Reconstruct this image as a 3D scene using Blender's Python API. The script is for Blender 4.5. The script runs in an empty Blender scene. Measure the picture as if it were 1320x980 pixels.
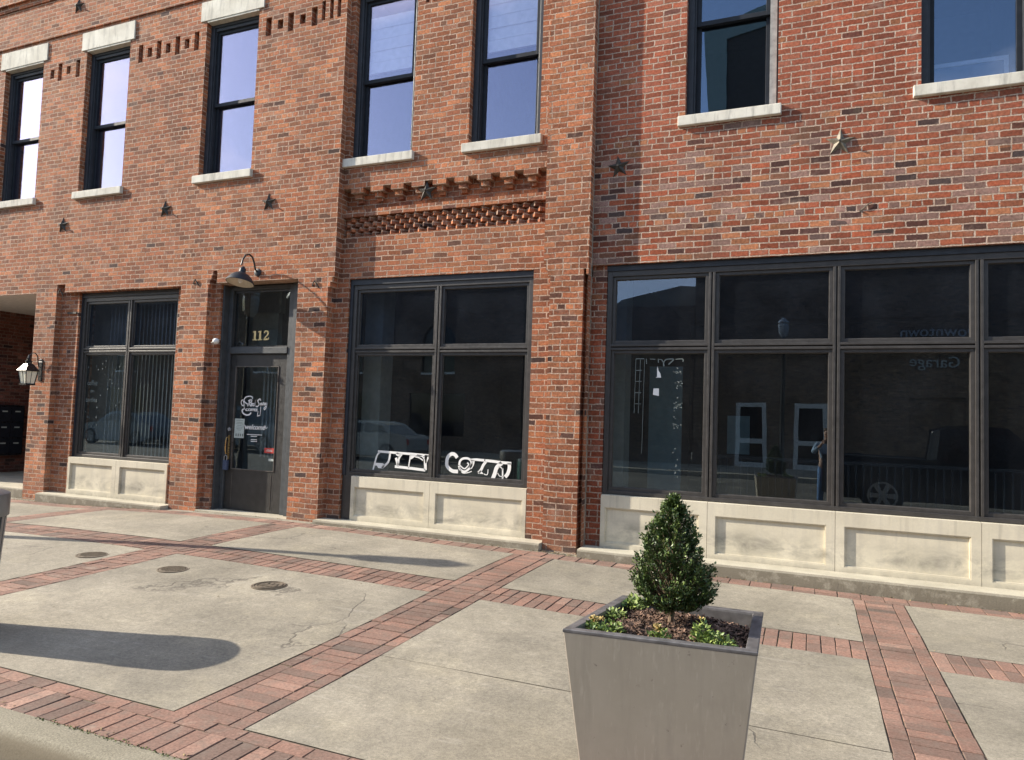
import bpy, math, random
from mathutils import Vector, Matrix
from math import sin, cos, pi, radians
random.seed(7)
RN = random.Random(11)
D = bpy.data
SC = bpy.context.scene
COL = SC.collection

# ------------------------------------------------------------------ nodes
class NT:
    def __init__(s, name):
        s.m = D.materials.new(name); s.m.use_nodes = True
        s.t = s.m.node_tree; s.n = s.t.nodes; s.l = s.t.links
        s.b = s.n['Principled BSDF']; s.out = s.n['Material Output']
    def node(s, typ, **kw):
        n = s.n.new(typ)
        for k, v in kw.items():
            if hasattr(n, k): setattr(n, k, v)
        return n
    def put(s, sock, v):
        if v is None: return
        if isinstance(v, bpy.types.NodeSocket): s.l.new(v, sock)
        elif isinstance(v, (tuple, list)) and len(v) == 3 and sock.type == 'RGBA': sock.default_value = (*v, 1)
        else: sock.default_value = v
    def math(s, op, a, b=None, c=None, clamp=False):
        n = s.n.new('ShaderNodeMath'); n.operation = op; n.use_clamp = clamp
        for i, v in enumerate((a, b, c)): s.put(n.inputs[i], v)
        return n.outputs[0]
    def vm(s, op, a, b=None, sc=None):
        n = s.n.new('ShaderNodeVectorMath'); n.operation = op
        s.put(n.inputs[0], a)
        if b is not None: s.put(n.inputs[1], b)
        if sc is not None: s.put(n.inputs['Scale'], sc)
        return n.outputs[0]
    def noise(s, vec, scale, detail=4, rough=.55, out=0, dist=0):
        n = s.n.new('ShaderNodeTexNoise'); s.put(n.inputs['Vector'], vec)
        n.inputs['Scale'].default_value = scale; n.inputs['Detail'].default_value = detail
        n.inputs['Roughness'].default_value = rough; n.inputs['Distortion'].default_value = dist
        return n.outputs[out]
    def mix(s, f, a, b, mode='MIX'):
        n = s.n.new('ShaderNodeMix'); n.data_type = 'RGBA'; n.blend_type = mode
        s.put(n.inputs[0], f); s.put(n.inputs[6], a); s.put(n.inputs[7], b)
        return n.outputs[2]
    def ramp(s, f, stops, interp='LINEAR'):
        n = s.n.new('ShaderNodeValToRGB'); cr = n.color_ramp; cr.interpolation = interp
        while len(cr.elements) < len(stops): cr.elements.new(.5)
        for e, (p, c) in zip(cr.elements, stops):
            e.position = p; e.color = (*c, 1) if isinstance(c, tuple) else (c, c, c, 1)
        s.put(n.inputs[0], f); return n.outputs[0]
    def rng(s, f, a, b, c=0, d=1):
        n = s.n.new('ShaderNodeMapRange'); s.put(n.inputs[0], f)
        for i, v in enumerate((a, b, c, d)): n.inputs[1 + i].default_value = v
        return n.outputs[0]
    def bump(s, h, strength=.5, dist=.01, normal=None):
        n = s.n.new('ShaderNodeBump'); s.put(n.inputs['Height'], h)
        n.inputs['Strength'].default_value = strength; n.inputs['Distance'].default_value = dist
        if normal is not None: s.put(n.inputs['Normal'], normal)
        return n.outputs[0]
    def obj(s): return s.n.new('ShaderNodeTexCoord').outputs['Object']
    def sep(s, v):
        n = s.n.new('ShaderNodeSeparateXYZ'); s.put(n.inputs[0], v); return n.outputs
    def comb(s, x, y, z):
        n = s.n.new('ShaderNodeCombineXYZ')
        for i, v in enumerate((x, y, z)): s.put(n.inputs[i], v)
        return n.outputs[0]
    def set(s, color=None, rough=None, normal=None, metal=None, spec=None):
        s.put(s.b.inputs['Base Color'], color); s.put(s.b.inputs['Roughness'], rough)
        s.put(s.b.inputs['Normal'], normal); s.put(s.b.inputs['Metallic'], metal)
        s.put(s.b.inputs['Specular IOR Level'], spec)
        return s.m

def brick_mat(name, palette, mortar=(.50, .36, .28), dark=.04, orange=.05, band=None, shade=1.0,
              bw=.203, rh=.07, bump=.6, pale=.25, soot=.0, low=False):
    t = NT(name); P = t.obj(); x, y, z = t.sep(P)
    u = t.math('ADD', x, y)
    wob = t.noise(P, 3.0, 2, out=1)
    wob2 = t.noise(P, 22.0, 2, out=1)
    vec = t.comb(u, z, 0.0)
    w = t.vm('SCALE', t.vm('SUBTRACT', wob, (.5, .5, .5)), sc=.026)
    w2 = t.vm('SCALE', t.vm('SUBTRACT', wob2, (.5, .5, .5)), sc=.016)
    vec = t.vm('ADD', vec, t.vm('ADD', w, w2))
    b = t.n.new('ShaderNodeTexBrick'); t.put(b.inputs['Vector'], vec)
    b.offset = .5; b.offset_frequency = 2; b.squash = .5; b.squash_frequency = 7
    t.put(b.inputs['Color1'], (0, 0, 0)); t.put(b.inputs['Color2'], (1, 1, 1)); t.put(b.inputs['Mortar'], (0, 0, 0))
    for k, v in (('Scale', 1), ('Mortar Size', .0084), ('Mortar Smooth', .35), ('Bias', 0), ('Brick Width', bw), ('Row Height', rh)):
        b.inputs[k].default_value = v
    rnd = t.sep(b.outputs['Color'])[0]; fac = b.outputs['Fac']
    c = t.ramp(rnd, palette)
    # second and third random numbers for every brick
    r2 = t.math('FRACT', t.math('MULTIPLY', rnd, 57.31)); r3 = t.math('FRACT', t.math('MULTIPLY', rnd, 131.7))
    reg = t.rng(t.noise(P, .9, 3), .35, .65, -.5, 1)
    pd = t.math('ADD', dark, t.math('MULTIPLY', reg, dark))
    po = t.math('ADD', orange, t.math('MULTIPLY', reg, orange))
    if low: lz = t.rng(z, 2.6, 4.6, 1, 0); pd = t.math('ADD', pd, t.math('MULTIPLY', lz, .06)); po = t.math('ADD', po, t.math('MULTIPLY', lz, .08))
    if band:
        z0, z1, zs, k = band
        m = t.math('MULTIPLY', t.rng(z, z0 - zs, z0 + zs), t.rng(z, z1 - zs, z1 + zs, 1, 0))
        if len(band) == 4:
            c = t.mix(t.math('MULTIPLY', t.rng(z, z1 - zs, z1 + zs), .55), c, (.37, .108, .06))
            pd = t.math('ADD', pd, t.math('MULTIPLY', m, k * 1.25)); po = t.math('ADD', po, t.math('MULTIPLY', m, k))
            pm = t.math('MULTIPLY', m, k * 2.0)
            grey = t.math('LESS_THAN', t.math('FRACT', t.math('MULTIPLY', rnd, 311.9)), pm)
            c = t.mix(grey, c, (.30, .18, .145))
    c = t.mix(t.math('LESS_THAN', r3, po), c, (.43, .175, .085))
    c = t.mix(t.math('MULTIPLY', t.math('LESS_THAN', r2, pd), t.math('ADD', .55, t.math('MULTIPLY', r3, .4))), c, (.055, .042, .042))
    vv = t.math('FRACT', t.math('MULTIPLY', rnd, 811.3)); c = t.mix(.85, c, t.ramp(vv, [(0, .62), (.5, .98), (1, 1.28)]), 'MULTIPLY')
    # wear inside a brick
    n1 = t.noise(P, 38, 4); c = t.mix(.7, c, t.ramp(n1, [(.28, .42), (.72, 1.45)]), 'MULTIPLY')
    n2 = t.noise(P, 1.1, 5, .62); c = t.mix(.85, c, t.ramp(n2, [(.32, .70), (.68, 1.22)]), 'MULTIPLY')
    n4 = t.noise(t.vm('ADD', P, (9, 4, 3)), .42, 3, .5); c = t.mix(t.math('MULTIPLY', t.rng(n4, .40, .62), .38), c, t.mix(1.0, c, (.72, .62, .62), 'MULTIPLY'))
    us = t.math('MULTIPLY', t.rng(z, 4.62, 5.04), t.rng(z, 5.05, 5.08, 1, 0)); un = t.noise(t.vm('MULTIPLY', P, (7, 7, 1.2)), 1, 5, .7)
    c = t.mix(t.math('MULTIPLY', t.math('MULTIPLY', us, t.rng(un, .48, .68)), .6), c, (.16, .125, .09))
    n3 = t.noise(P, 5, 5, .65)
    c = t.mix(t.math('MULTIPLY', t.rng(n3, .56, .74), pale), c, (.52, .40, .32))
    mc = t.mix(t.rng(t.noise(P, 7, 3), .35, .7), tuple(q * .62 for q in mortar), mortar)
    patchy = t.rng(t.noise(P, 60, 2), .3, .6, .3, 1)
    c = t.mix(t.math('MULTIPLY', fac, patchy), c, mc)
    if soot:
        s2 = t.rng(t.noise(t.vm('MULTIPLY', P, (2.2, 2.2, .5)), 1.0, 4), .45, .72)
        c = t.mix(t.math('MULTIPLY', s2, soot), c, (.10, .075, .06))
    # grime in the first half metre over the pavement
    gr = t.math('MULTIPLY', t.rng(z, .0, .75, 1, 0), t.rng(t.noise(P, 6, 4), .35, .7))
    c = t.mix(t.math('MULTIPLY', gr, .55), c, (.19, .15, .12))
    if shade != 1: c = t.mix(1.0, c, (shade,) * 3, 'MULTIPLY')
    tilt = t.math('MULTIPLY', r2, .35)
    hgt = t.math('ADD', t.math('MULTIPLY', t.math('SUBTRACT', 1.0, fac), t.math('ADD', .8, tilt)),
                 t.math('MULTIPLY', t.noise(P, 55, 4), .35))
    return t.set(c, .9, t.bump(hgt, bump, .012), spec=.25)

PAL_L = [(0, (.25, .105, .062)), (.25, (.36, .128, .064)), (.55, (.44, .155, .072)), (.8, (.48, .19, .088)), (1, (.31, .145, .09))]
PAL_R = [(0, (.22, .07, .043)), (.3, (.36, .098, .048)), (.6, (.42, .115, .057)), (.85, (.38, .14, .075)), (1, (.30, .14, .098))]
M = {}
M['brick'] = brick_mat('weathered_red_brick', PAL_L, shade=.93, bump=.9, mortar=(.70, .51, .385), dark=.008, orange=.07, pale=.32, low=True, soot=.22)
M['brick_r'] = brick_mat('patched_red_brick', PAL_R, shade=.92, bump=.9, mortar=(.74, .57, .45), soot=.2, dark=.006, orange=.03, band=(3.3, 4.75, .45, .14), pale=.35)
M['brick_far'] = brick_mat('brown_brick', [(0, (.13, .09, .06)), (1, (.22, .15, .10))], mortar=(.25, .2, .16), dark=.03, orange=.0)
M['brick_in'] = brick_mat('shaded_passage_brick', [(0, (.11, .05, .04)), (.5, (.20, .075, .055)), (1, (.25, .11, .08))], mortar=(.27, .2, .16), dark=.12, orange=.01)  # darker palette: the passage's shadow is put into the brick colour

def speck(name, col, col2, rough=.8, scale=6, bump=.15, bscale=120, spec=.4, metal=0, dirt=None, lo=.35, hi=.65):
    t = NT(name); P = t.obj()
    c = t.mix(t.rng(t.noise(P, scale, 5, .6), lo, hi), col, col2)
    if dirt: c = t.mix(t.math('MULTIPLY', t.rng(t.noise(P, scale * .3, 6, .7), .5, .72), dirt[1]), c, dirt[0])
    return t.set(c, rough, t.bump(t.noise(P, bscale, 3), bump, .004), metal, spec)

def stone_mat():
    t = NT('limestone_panel'); P = t.obj(); x, y, z = t.sep(P)
    c = t.mix(t.rng(t.noise(P, 2.2, 5, .6), .35, .65), (.58, .53, .405), (.68, .625, .49))
    c = t.mix(t.rng(t.noise(P, 60, 3), .3, .7, 0, .25), c, (.45, .42, .36))
    # grey splash stains that sit low on the panels, streaky
    st = t.noise(t.vm('MULTIPLY', P, (2.6, 2.6, 4.5)), 1.0, 6, .68, dist=.4)
    low = t.math('MULTIPLY', t.rng(z, .16, .30), t.rng(z, .34, .52, 1, 0))
    c = t.mix(t.math('MULTIPLY', t.math('MULTIPLY', t.rng(st, .42, .66), low), .9), c, (.23, .215, .18))
    c = t.mix(t.math('MULTIPLY', t.rng(t.noise(t.vm('MULTIPLY', P, (9, 9, .8)), 1, 4), .52, .75), .35), c, (.42, .39, .33))
    c = t.mix(t.math('MULTIPLY', t.rng(z, .13, .21, 1, 0), t.rng(t.noise(P, 11, 5, .7), .35, .6, .3, .85)), c, (.27, .25, .205))
    dr = t.noise(t.vm('MULTIPLY', P, (16, 16, .9)), 1, 4, .6); c = t.mix(t.math('MULTIPLY', t.math('MULTIPLY', t.rng(dr, .58, .72), t.rng(z, .35, .74)), .45), c, (.30, .275, .22))
    return t.set(c, .75, t.bump(t.noise(P, 150, 3), .12, .003), spec=.3)
M['stone'] = stone_mat()
def sill_mat():
    t = NT('limestone_sill'); P = t.obj()
    c = t.mix(t.rng(t.noise(P, 4, 5, .6), .35, .65), (.56, .53, .45), (.72, .69, .60))
    s = t.noise(t.vm('MULTIPLY', P, (14, 14, 2.0)), 1, 5, .7)
    c = t.mix(t.math('MULTIPLY', t.rng(s, .50, .72), .6), c, (.20, .19, .17))
    return t.set(c, .85, t.bump(t.noise(P, 70, 4), .35, .006), spec=.25)
M['sill'] = sill_mat()

def concrete(name, base, base2, stain=.5, z=0):
    t = NT(name); P = t.obj()
    c = t.mix(t.rng(t.noise(P, .9, 6, .62), .36, .66), base, base2)
    c = t.mix(t.math('MULTIPLY', t.rng(t.noise(P, 1.7, 8, .78), .46, .72), stain), c, (.115, .108, .092))
    c = t.mix(t.math('MULTIPLY', t.rng(t.noise(t.vm('ADD', P, (31, 7, 2)), 1.6, 6, .7), .52, .7), .5), c, (.40, .36, .265))
    f = t.noise(P, 170, 3, .7); c = t.mix(.85, c, t.ramp(f, [(.3, .66), (.5, 1.0), (.72, 1.32)]), 'MULTIPLY')
    g = t.noise(P, 46, 3, .7); c = t.mix(.8, c, t.ramp(g, [(.32, .74), (.68, 1.2)]), 'MULTIPLY')
    w_ = t.noise(P, .55, 4, .6); c = t.mix(.8, c, t.ramp(w_, [(.35, .74), (.65, 1.16)]), 'MULTIPLY')
    q_ = t.noise(P, 12, 5, .75); c = t.mix(.6, c, t.ramp(q_, [(.3, .75), (.7, 1.22)]), 'MULTIPLY')
    # drag marks and thin scuffs
    sc = t.noise(t.vm('MULTIPLY', P, (.9, 7.0, 1)), 2.2, 5, .7, dist=.8)
    c = t.mix(t.math('MULTIPLY', t.rng(sc, .60, .68), .18), c, (.55, .52, .46))
    v = t.n.new('ShaderNodeTexVoronoi'); v.feature = 'DISTANCE_TO_EDGE'
    t.put(v.inputs['Vector'], t.vm('ADD', P, t.vm('SCALE', t.noise(P, 2.2, 5, out=1), sc=.32))); v.inputs['Scale'].default_value = .42
    crack = t.math('MULTIPLY', t.rng(v.outputs['Distance'], .0012, .0035, 1, 0), t.rng(t.noise(P, .8, 3), .56, .6))
    c = t.mix(t.math('MULTIPLY', crack, .55), c, (.06, .052, .045))
    # chewing-gum spots and chips
    v2 = t.n.new('ShaderNodeTexVoronoi'); t.put(v2.inputs['Vector'], P); v2.inputs['Scale'].default_value = 3.1
    gum = t.math('MULTIPLY', t.math('LESS_THAN', v2.outputs['Distance'], .035), t.math('GREATER_THAN', t.sep(v2.outputs['Color'])[0], .72))
    c = t.mix(t.math('MULTIPLY', gum, .55), c, (.09, .085, .08))
    h = t.math('ADD', f, t.math('MULTIPLY', g, .6)); h = t.math('SUBTRACT', h, t.math('MULTIPLY', crack, 2.0))
    return t.set(c, .88, t.bump(h, .35, .004), spec=.3)
M['concrete'] = concrete('slab_concrete', (.262, .238, .186), (.33, .30, .238), .40)
M['curb'] = concrete('curb_concrete', (.27, .25, .205), (.37, .345, .28), .3)
M['step'] = concrete('step_concrete', (.36, .345, .29), (.46, .435, .36), .35)
def step_mat():
    t = NT('step_concrete'); P = t.obj(); x, y, z = t.sep(P)
    c = t.mix(t.rng(t.noise(P, 3, 6, .62), .36, .66), (.40, .37, .29), (.52, .485, .385))
    c = t.mix(.7, c, t.ramp(t.noise(P, 150, 3, .7), [(.3, .6), (.7, 1.3)]), 'MULTIPLY')
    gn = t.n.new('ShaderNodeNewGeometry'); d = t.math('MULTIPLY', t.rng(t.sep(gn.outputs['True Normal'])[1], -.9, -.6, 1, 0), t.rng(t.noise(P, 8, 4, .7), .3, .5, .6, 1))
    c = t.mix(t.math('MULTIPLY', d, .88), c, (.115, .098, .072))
    return t.set(c, .9, t.bump(t.noise(P, 60, 5, .7), .6, .008), spec=.2)
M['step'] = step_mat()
def kerb_mat():
    t = NT('kerb_concrete'); P = t.obj(); x, y, z = t.sep(P)
    c = t.mix(t.rng(t.noise(P, 1.5, 6, .62), .36, .66), (.20, .182, .135), (.265, .243, .185))
    c = t.mix(.8, c, t.ramp(t.noise(P, 110, 4, .7), [(.3, .5), (.7, 1.5)]), 'MULTIPLY')
    c = t.mix(t.math('MULTIPLY', t.rng(z, -.035, -.006, 1, 0), .8), c, (.15, .125, .088))
    return t.set(c, .9, t.bump(t.noise(P, 90, 4, .7), .5, .006), spec=.2)
M['gutter'] = concrete('gutter_concrete', (.15, .13, .09), (.205, .178, .127), .4)
M['street'] = concrete('street_surface', (.10, .095, .085), (.15, .14, .12), .3)

def paver_mat():
    t = NT('clay_paver'); P = t.obj()
    a = t.n.new('ShaderNodeAttribute'); a.attribute_name = 'tone'; r = a.outputs['Fac']
    c = t.ramp(r, [(0, (.14, .105, .087)), (.2, (.185, .125, .10)), (.55, (.24, .148, .115)), (.85, (.285, .168, .127)), (1, (.34, .215, .165))])
    c = t.mix(.8, c, t.ramp(t.noise(P, 60, 5, .72), [(.3, .5), (.7, 1.45)]), 'MULTIPLY')
    c = t.mix(.8, c, t.ramp(t.noise(P, 1.7, 5), [(.35, .78), (.65, 1.15)]), 'MULTIPLY')
    c = t.mix(t.math('MULTIPLY', t.rng(t.noise(P, 9, 5, .7), .48, .66), .5), c, (.17, .145, .12))
    c = t.mix(t.math('MULTIPLY', t.rng(t.noise(P, 4, 6, .7), .6, .72), .4), c, (.42, .36, .29))
    return t.set(c, .9, t.bump(t.noise(P, 140, 3), .3, .003), spec=.25)
M['paver'] = paver_mat()
t = NT('joint_sand'); P = t.obj()
M['joint'] = t.set(t.mix(t.rng(t.noise(P, 2.5, 5, .7), .52, .62), (.14, .11, .08), (.12, .125, .05)), .95, t.bump(t.noise(P, 150, 3), .5, .005))

def plain(name, col, rough=.5, metal=0, spec=.5, var=.12, scale=12):
    t = NT(name); P = t.obj()
    c = t.mix(t.rng(t.noise(P, scale, 5, .6), .3, .7), tuple(q * (1 - var) for q in col), tuple(min(1, q * (1 + var)) for q in col))
    r = t.rng(t.noise(P, scale * 2, 4), .3, .7, max(.02, rough - .08), rough + .08)
    return t.set(c, r, None, metal, spec)
M['bronze'] = plain('bronze_grey_aluminium', (.047, .044, .042), .42, .0, .5, .2)
M['bronze_edge'] = plain('aluminium_glazing_bead', (.13, .12, .11), .35, .3, .5, .2)
M['navy'] = plain('navy_black_paint', (.016, .02, .028), .6, 0, .25, .25)
M['casing'] = plain('charcoal_casing', (.030, .035, .044), .5, 0, .35, .25)
M['greycasing'] = plain('weathered_grey_casing', (.30, .30, .29), .6, 0, .4, .3)
M['doorpaint'] = plain('black_door_paint', (.028, .027, .026), .45, 0, .5, .3)
M['jambpaint'] = plain('slate_jamb_paint', (.055, .062, .068), .5, 0, .5, .25)
M['iron'] = plain('cast_iron', (.05, .045, .038), .6, .3, .5, .4, 30)
M['iron_light'] = plain('weathered_iron', (.17, .15, .115), .6, .3, .5, .5, 30)
M['black'] = plain('black_enamel', (.012, .013, .016), .3, 0, .5, .2)
M['white'] = plain('white_vinyl', (.82, .82, .80), .6, 0, .3, .03)
M['whitedim'] = plain('chalk_line', (.17, .20, .195), .8, 0, .2, .25)
M['gold'] = plain('gold_leaf', (.75, .60, .28), .45, .2, .5, .15)
M['cream'] = plain('cream_enamel', (.62, .57, .47), .5)
M['red'] = plain('red_sticker', (.50, .05, .04), .5)
M['paper'] = plain('pale_green_paper', (.48, .54, .50), .8)
M['ink'] = plain('grey_ink', (.16, .19, .18), .8)
M['brass'] = plain('brass', (.50, .36, .17), .3, .9)
M['blue'] = plain('blue_lockbox', (.05, .075, .14), .5)
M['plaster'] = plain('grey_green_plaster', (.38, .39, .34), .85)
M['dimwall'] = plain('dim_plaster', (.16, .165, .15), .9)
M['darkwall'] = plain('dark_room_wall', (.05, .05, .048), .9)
M['soffit'] = plain('painted_soffit', (.66, .64, .60), .8)
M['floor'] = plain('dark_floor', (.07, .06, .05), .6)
M['blind'] = plain('fabric_blind', (.40, .41, .38), .8)
M['roman'] = plain('white_roman_blind', (.9, .92, .93), .8)
M['slatdark'] = plain('teal_dark_slat', (.010, .014, .018), .6)
M['pipe'] = plain('weathered_conduit', (.24, .21, .17), .7, 0, .4, .35, 8)
M['lampglass'] = plain('frosted_seeded_glass', (.86, .83, .66), .35, 0, .5, .12, 40)
M['green'] = plain('green_jar', (.05, .12, .09), .3)
M['oldwhite'] = plain('aged_white_paint', (.55, .57, .58), .6)
M['signgrey'] = plain('grey_sign_letter', (.34, .38, .40), .6)
M['teal'] = plain('grey_teal_panel', (.16, .24, .24), .6)
M['can'] = plain('silver_grey_powder_coat', (.23, .235, .24), .38, .5, .5, .15)
M['candark'] = plain('dark_liner', (.02, .02, .022), .6)
M['tyre'] = plain('tyre_rubber', (.02, .02, .02), .8)
M['rim'] = plain('alloy_rim', (.36, .37, .38), .4, .3)
M['carblack'] = plain('black_car_paint', (.02, .024, .03), .15)
M['carwhite'] = plain('pale_car_paint', (.33, .35, .35), .2)
M['carblue'] = plain('grey_blue_car_paint', (.14, .19, .24), .2)
M['skin'] = plain('skin', (.50, .32, .24), .6)
M['denim'] = plain('blue_denim', (.10, .20, .40), .85)
M['shirt'] = plain('pale_blue_shirt', (.25, .36, .50), .85)
M['hair'] = plain('brown_hair', (.06, .035, .02), .7)
M['shoe'] = plain('dark_shoe', (.03, .03, .03), .6)

def planter_mat():
    t = NT('taupe_planter_shell'); P = t.obj()
    c = t.mix(t.rng(t.noise(P, 5, 5, .6), .3, .7), (.38, .34, .278), (.43, .388, .322))
    s = t.noise(t.vm('MULTIPLY', P, (24, 24, 1.3)), 1, 4, .6)
    c = t.mix(t.math('MULTIPLY', t.rng(s, .5, .72), .28), c, (.26, .24, .20))
    sp = t.noise(P, 26, 4, .7); c = t.mix(t.math('MULTIPLY', t.rng(sp, .66, .72), .6), c, (.09, .085, .075))
    g = t.noise(t.vm('MULTIPLY', P, (60, 60, 9)), 1, 3, .6)
    c = t.mix(t.math('MULTIPLY', t.rng(g, .58, .75), .45), c, (.56, .52, .44))
    b2 = t.noise(P, 2.3, 5, .7); c = t.mix(t.math('MULTIPLY', t.rng(b2, .5, .68), .4), c, (.31, .275, .225))
    return t.set(c, t.rng(t.noise(P, 9, 4), .3, .7, .36, .55), t.bump(t.noise(P, 30, 3), .05, .004), .15, .5)
M['planter'] = planter_mat()
M['planter_rim'] = plain('grey_planter_rim', (.15, .145, .145), .45, .25, .5, .35, 16)
def leaf_mat(name, c0, c1, rough=.4, trans=.0):
    t = NT(name); a = t.n.new('ShaderNodeAttribute'); a.attribute_name = 'tone'
    c = t.ramp(a.outputs['Fac'], [(0, c0), (1, c1)])
    return t.set(c, rough, None, 0, .5)
M['box'] = leaf_mat('boxwood_leaf', (.03, .062, .02), (.17, .235, .062), .42)
M['pansy'] = leaf_mat('bedding_leaf', (.06, .13, .025), (.30, .36, .10), .5)
M['drybloom'] = leaf_mat('faded_bloom', (.35, .27, .07), (.62, .48, .22), .7)
M['mulch'] = leaf_mat('bark_mulch', (.045, .028, .02), (.30, .185, .13), .85)
M['soil'] = speck('dark_soil', (.025, .016, .012), (.05, .033, .025), .95, 40, .6, 90)
M['bark'] = speck('grey_brown_bark', (.13, .09, .06), (.22, .16, .11), .9, 30, .5, 90)
M['litter'] = leaf_mat('dry_litter', (.10, .07, .035), (.32, .24, .12), .9)
def mh_mat():
    t = NT('cast_cover'); P = t.obj()
    c = t.mix(t.rng(t.noise(P, 30, 4), .35, .65), (.12, .10, .075), (.19, .155, .115))
    return t.set(c, .75, t.bump(t.noise(P, 90, 3), .3, .003), .3, .4)
M['cover'] = mh_mat()

def glass(name, tint=(.55, .60, .58), r0=.05, dust_haze=0, refl=(1, 1, 1), rough=.0, wave=.0006, gain=1.0):
    m = D.materials.new(name); m.use_nodes = True; t = m.node_tree; n = t.nodes; l = t.links; n.clear()
    out = n.new('ShaderNodeOutputMaterial'); mx = n.new('ShaderNodeMixShader')
    tr = n.new('ShaderNodeBsdfTransparent'); gl = n.new('ShaderNodeBsdfGlossy')
    tr.inputs[0].default_value = (*tint, 1); gl.inputs['Color'].default_value = (*refl, 1); gl.inputs['Roughness'].default_value = rough
    fr = n.new('ShaderNodeLayerWeight'); fr.inputs['Blend'].default_value = .5
    tc = n.new('ShaderNodeTexCoord'); nz = n.new('ShaderNodeTexNoise'); nz.inputs['Scale'].default_value = 1.7; nz.inputs['Detail'].default_value = 1
    l.new(tc.outputs['Object'], nz.inputs['Vector'])
    bp = n.new('ShaderNodeBump'); bp.inputs['Strength'].default_value = .5; bp.inputs['Distance'].default_value = wave
    l.new(nz.outputs[0], bp.inputs['Height']); l.new(bp.outputs[0], gl.inputs['Normal'])
    pw = n.new('ShaderNodeMath'); pw.operation = 'POWER'; pw.inputs[1].default_value = gain; l.new(fr.outputs['Facing'], pw.inputs[0])
    mu = n.new('ShaderNodeMath'); mu.operation = 'MULTIPLY_ADD'; mu.use_clamp = True; mu.inputs[1].default_value = 1 - r0; mu.inputs[2].default_value = r0
    l.new(pw.outputs[0], mu.inputs[0]); l.new(mu.outputs[0], mx.inputs[0]); l.new(tr.outputs[0], mx.inputs[1]); l.new(gl.outputs[0], mx.inputs[2])
    if dust_haze:
        df = n.new('ShaderNodeBsdfDiffuse'); df.inputs[0].default_value = (.46, .54, .68, 1); m2 = n.new('ShaderNodeMixShader')  # dust film, tinted blue so a navy haze is painted on the glass
        n1 = n.new('ShaderNodeTexNoise'); n1.inputs['Scale'].default_value = 1.1; n1.inputs['Detail'].default_value = 6; n1.inputs['Roughness'].default_value = .7; l.new(tc.outputs['Object'], n1.inputs['Vector'])
        n2 = n.new('ShaderNodeTexNoise'); n2.inputs['Scale'].default_value = 130; n2.inputs['Detail'].default_value = 2; l.new(tc.outputs['Object'], n2.inputs['Vector'])
        a = n.new('ShaderNodeMapRange'); a.inputs[1].default_value = .35; a.inputs[2].default_value = .7; a.inputs[3].default_value = dust_haze * .35; a.inputs[4].default_value = dust_haze * 1.5; l.new(n1.outputs[0], a.inputs[0])
        b = n.new('ShaderNodeMapRange'); b.inputs[1].default_value = .3; b.inputs[2].default_value = .7; b.inputs[3].default_value = .5; b.inputs[4].default_value = 1.5; l.new(n2.outputs[0], b.inputs[0])
        c = n.new('ShaderNodeMath'); c.operation = 'MULTIPLY'; l.new(a.outputs[0], c.inputs[0]); l.new(b.outputs[0], c.inputs[1])
        l.new(c.outputs[0], m2.inputs[0]); l.new(mx.outputs[0], m2.inputs[1]); l.new(df.outputs[0], m2.inputs[2]); l.new(m2.outputs[0], out.inputs[0]); return m
    l.new(mx.outputs[0], out.inputs[0]); return m
M['glass_shop'] = glass('storefront_glass', (.80, .84, .86), .085, .0065, (.80, .90, .93), wave=.0012, gain=4.5)
M['glass_top'] = glass('dusty_transom_glass', (.62, .68, .76), .075, .011, (.62, .78, 1), wave=.0012, gain=4.5)
M['glass_up'] = glass('coated_sash_glass', (.93, .95, .98), .17, .002, (.90, .82, 1.0), wave=.002, gain=2.2)
M['glass_up_r'] = glass('coated_sash_glass_dim', (.75, .80, .88), .15, .002, (.74, .84, 1.0), wave=.002, gain=3)
M['glass_far'] = glass('far_window_glass', (.1, .1, .1), .04, gain=5)

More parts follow.
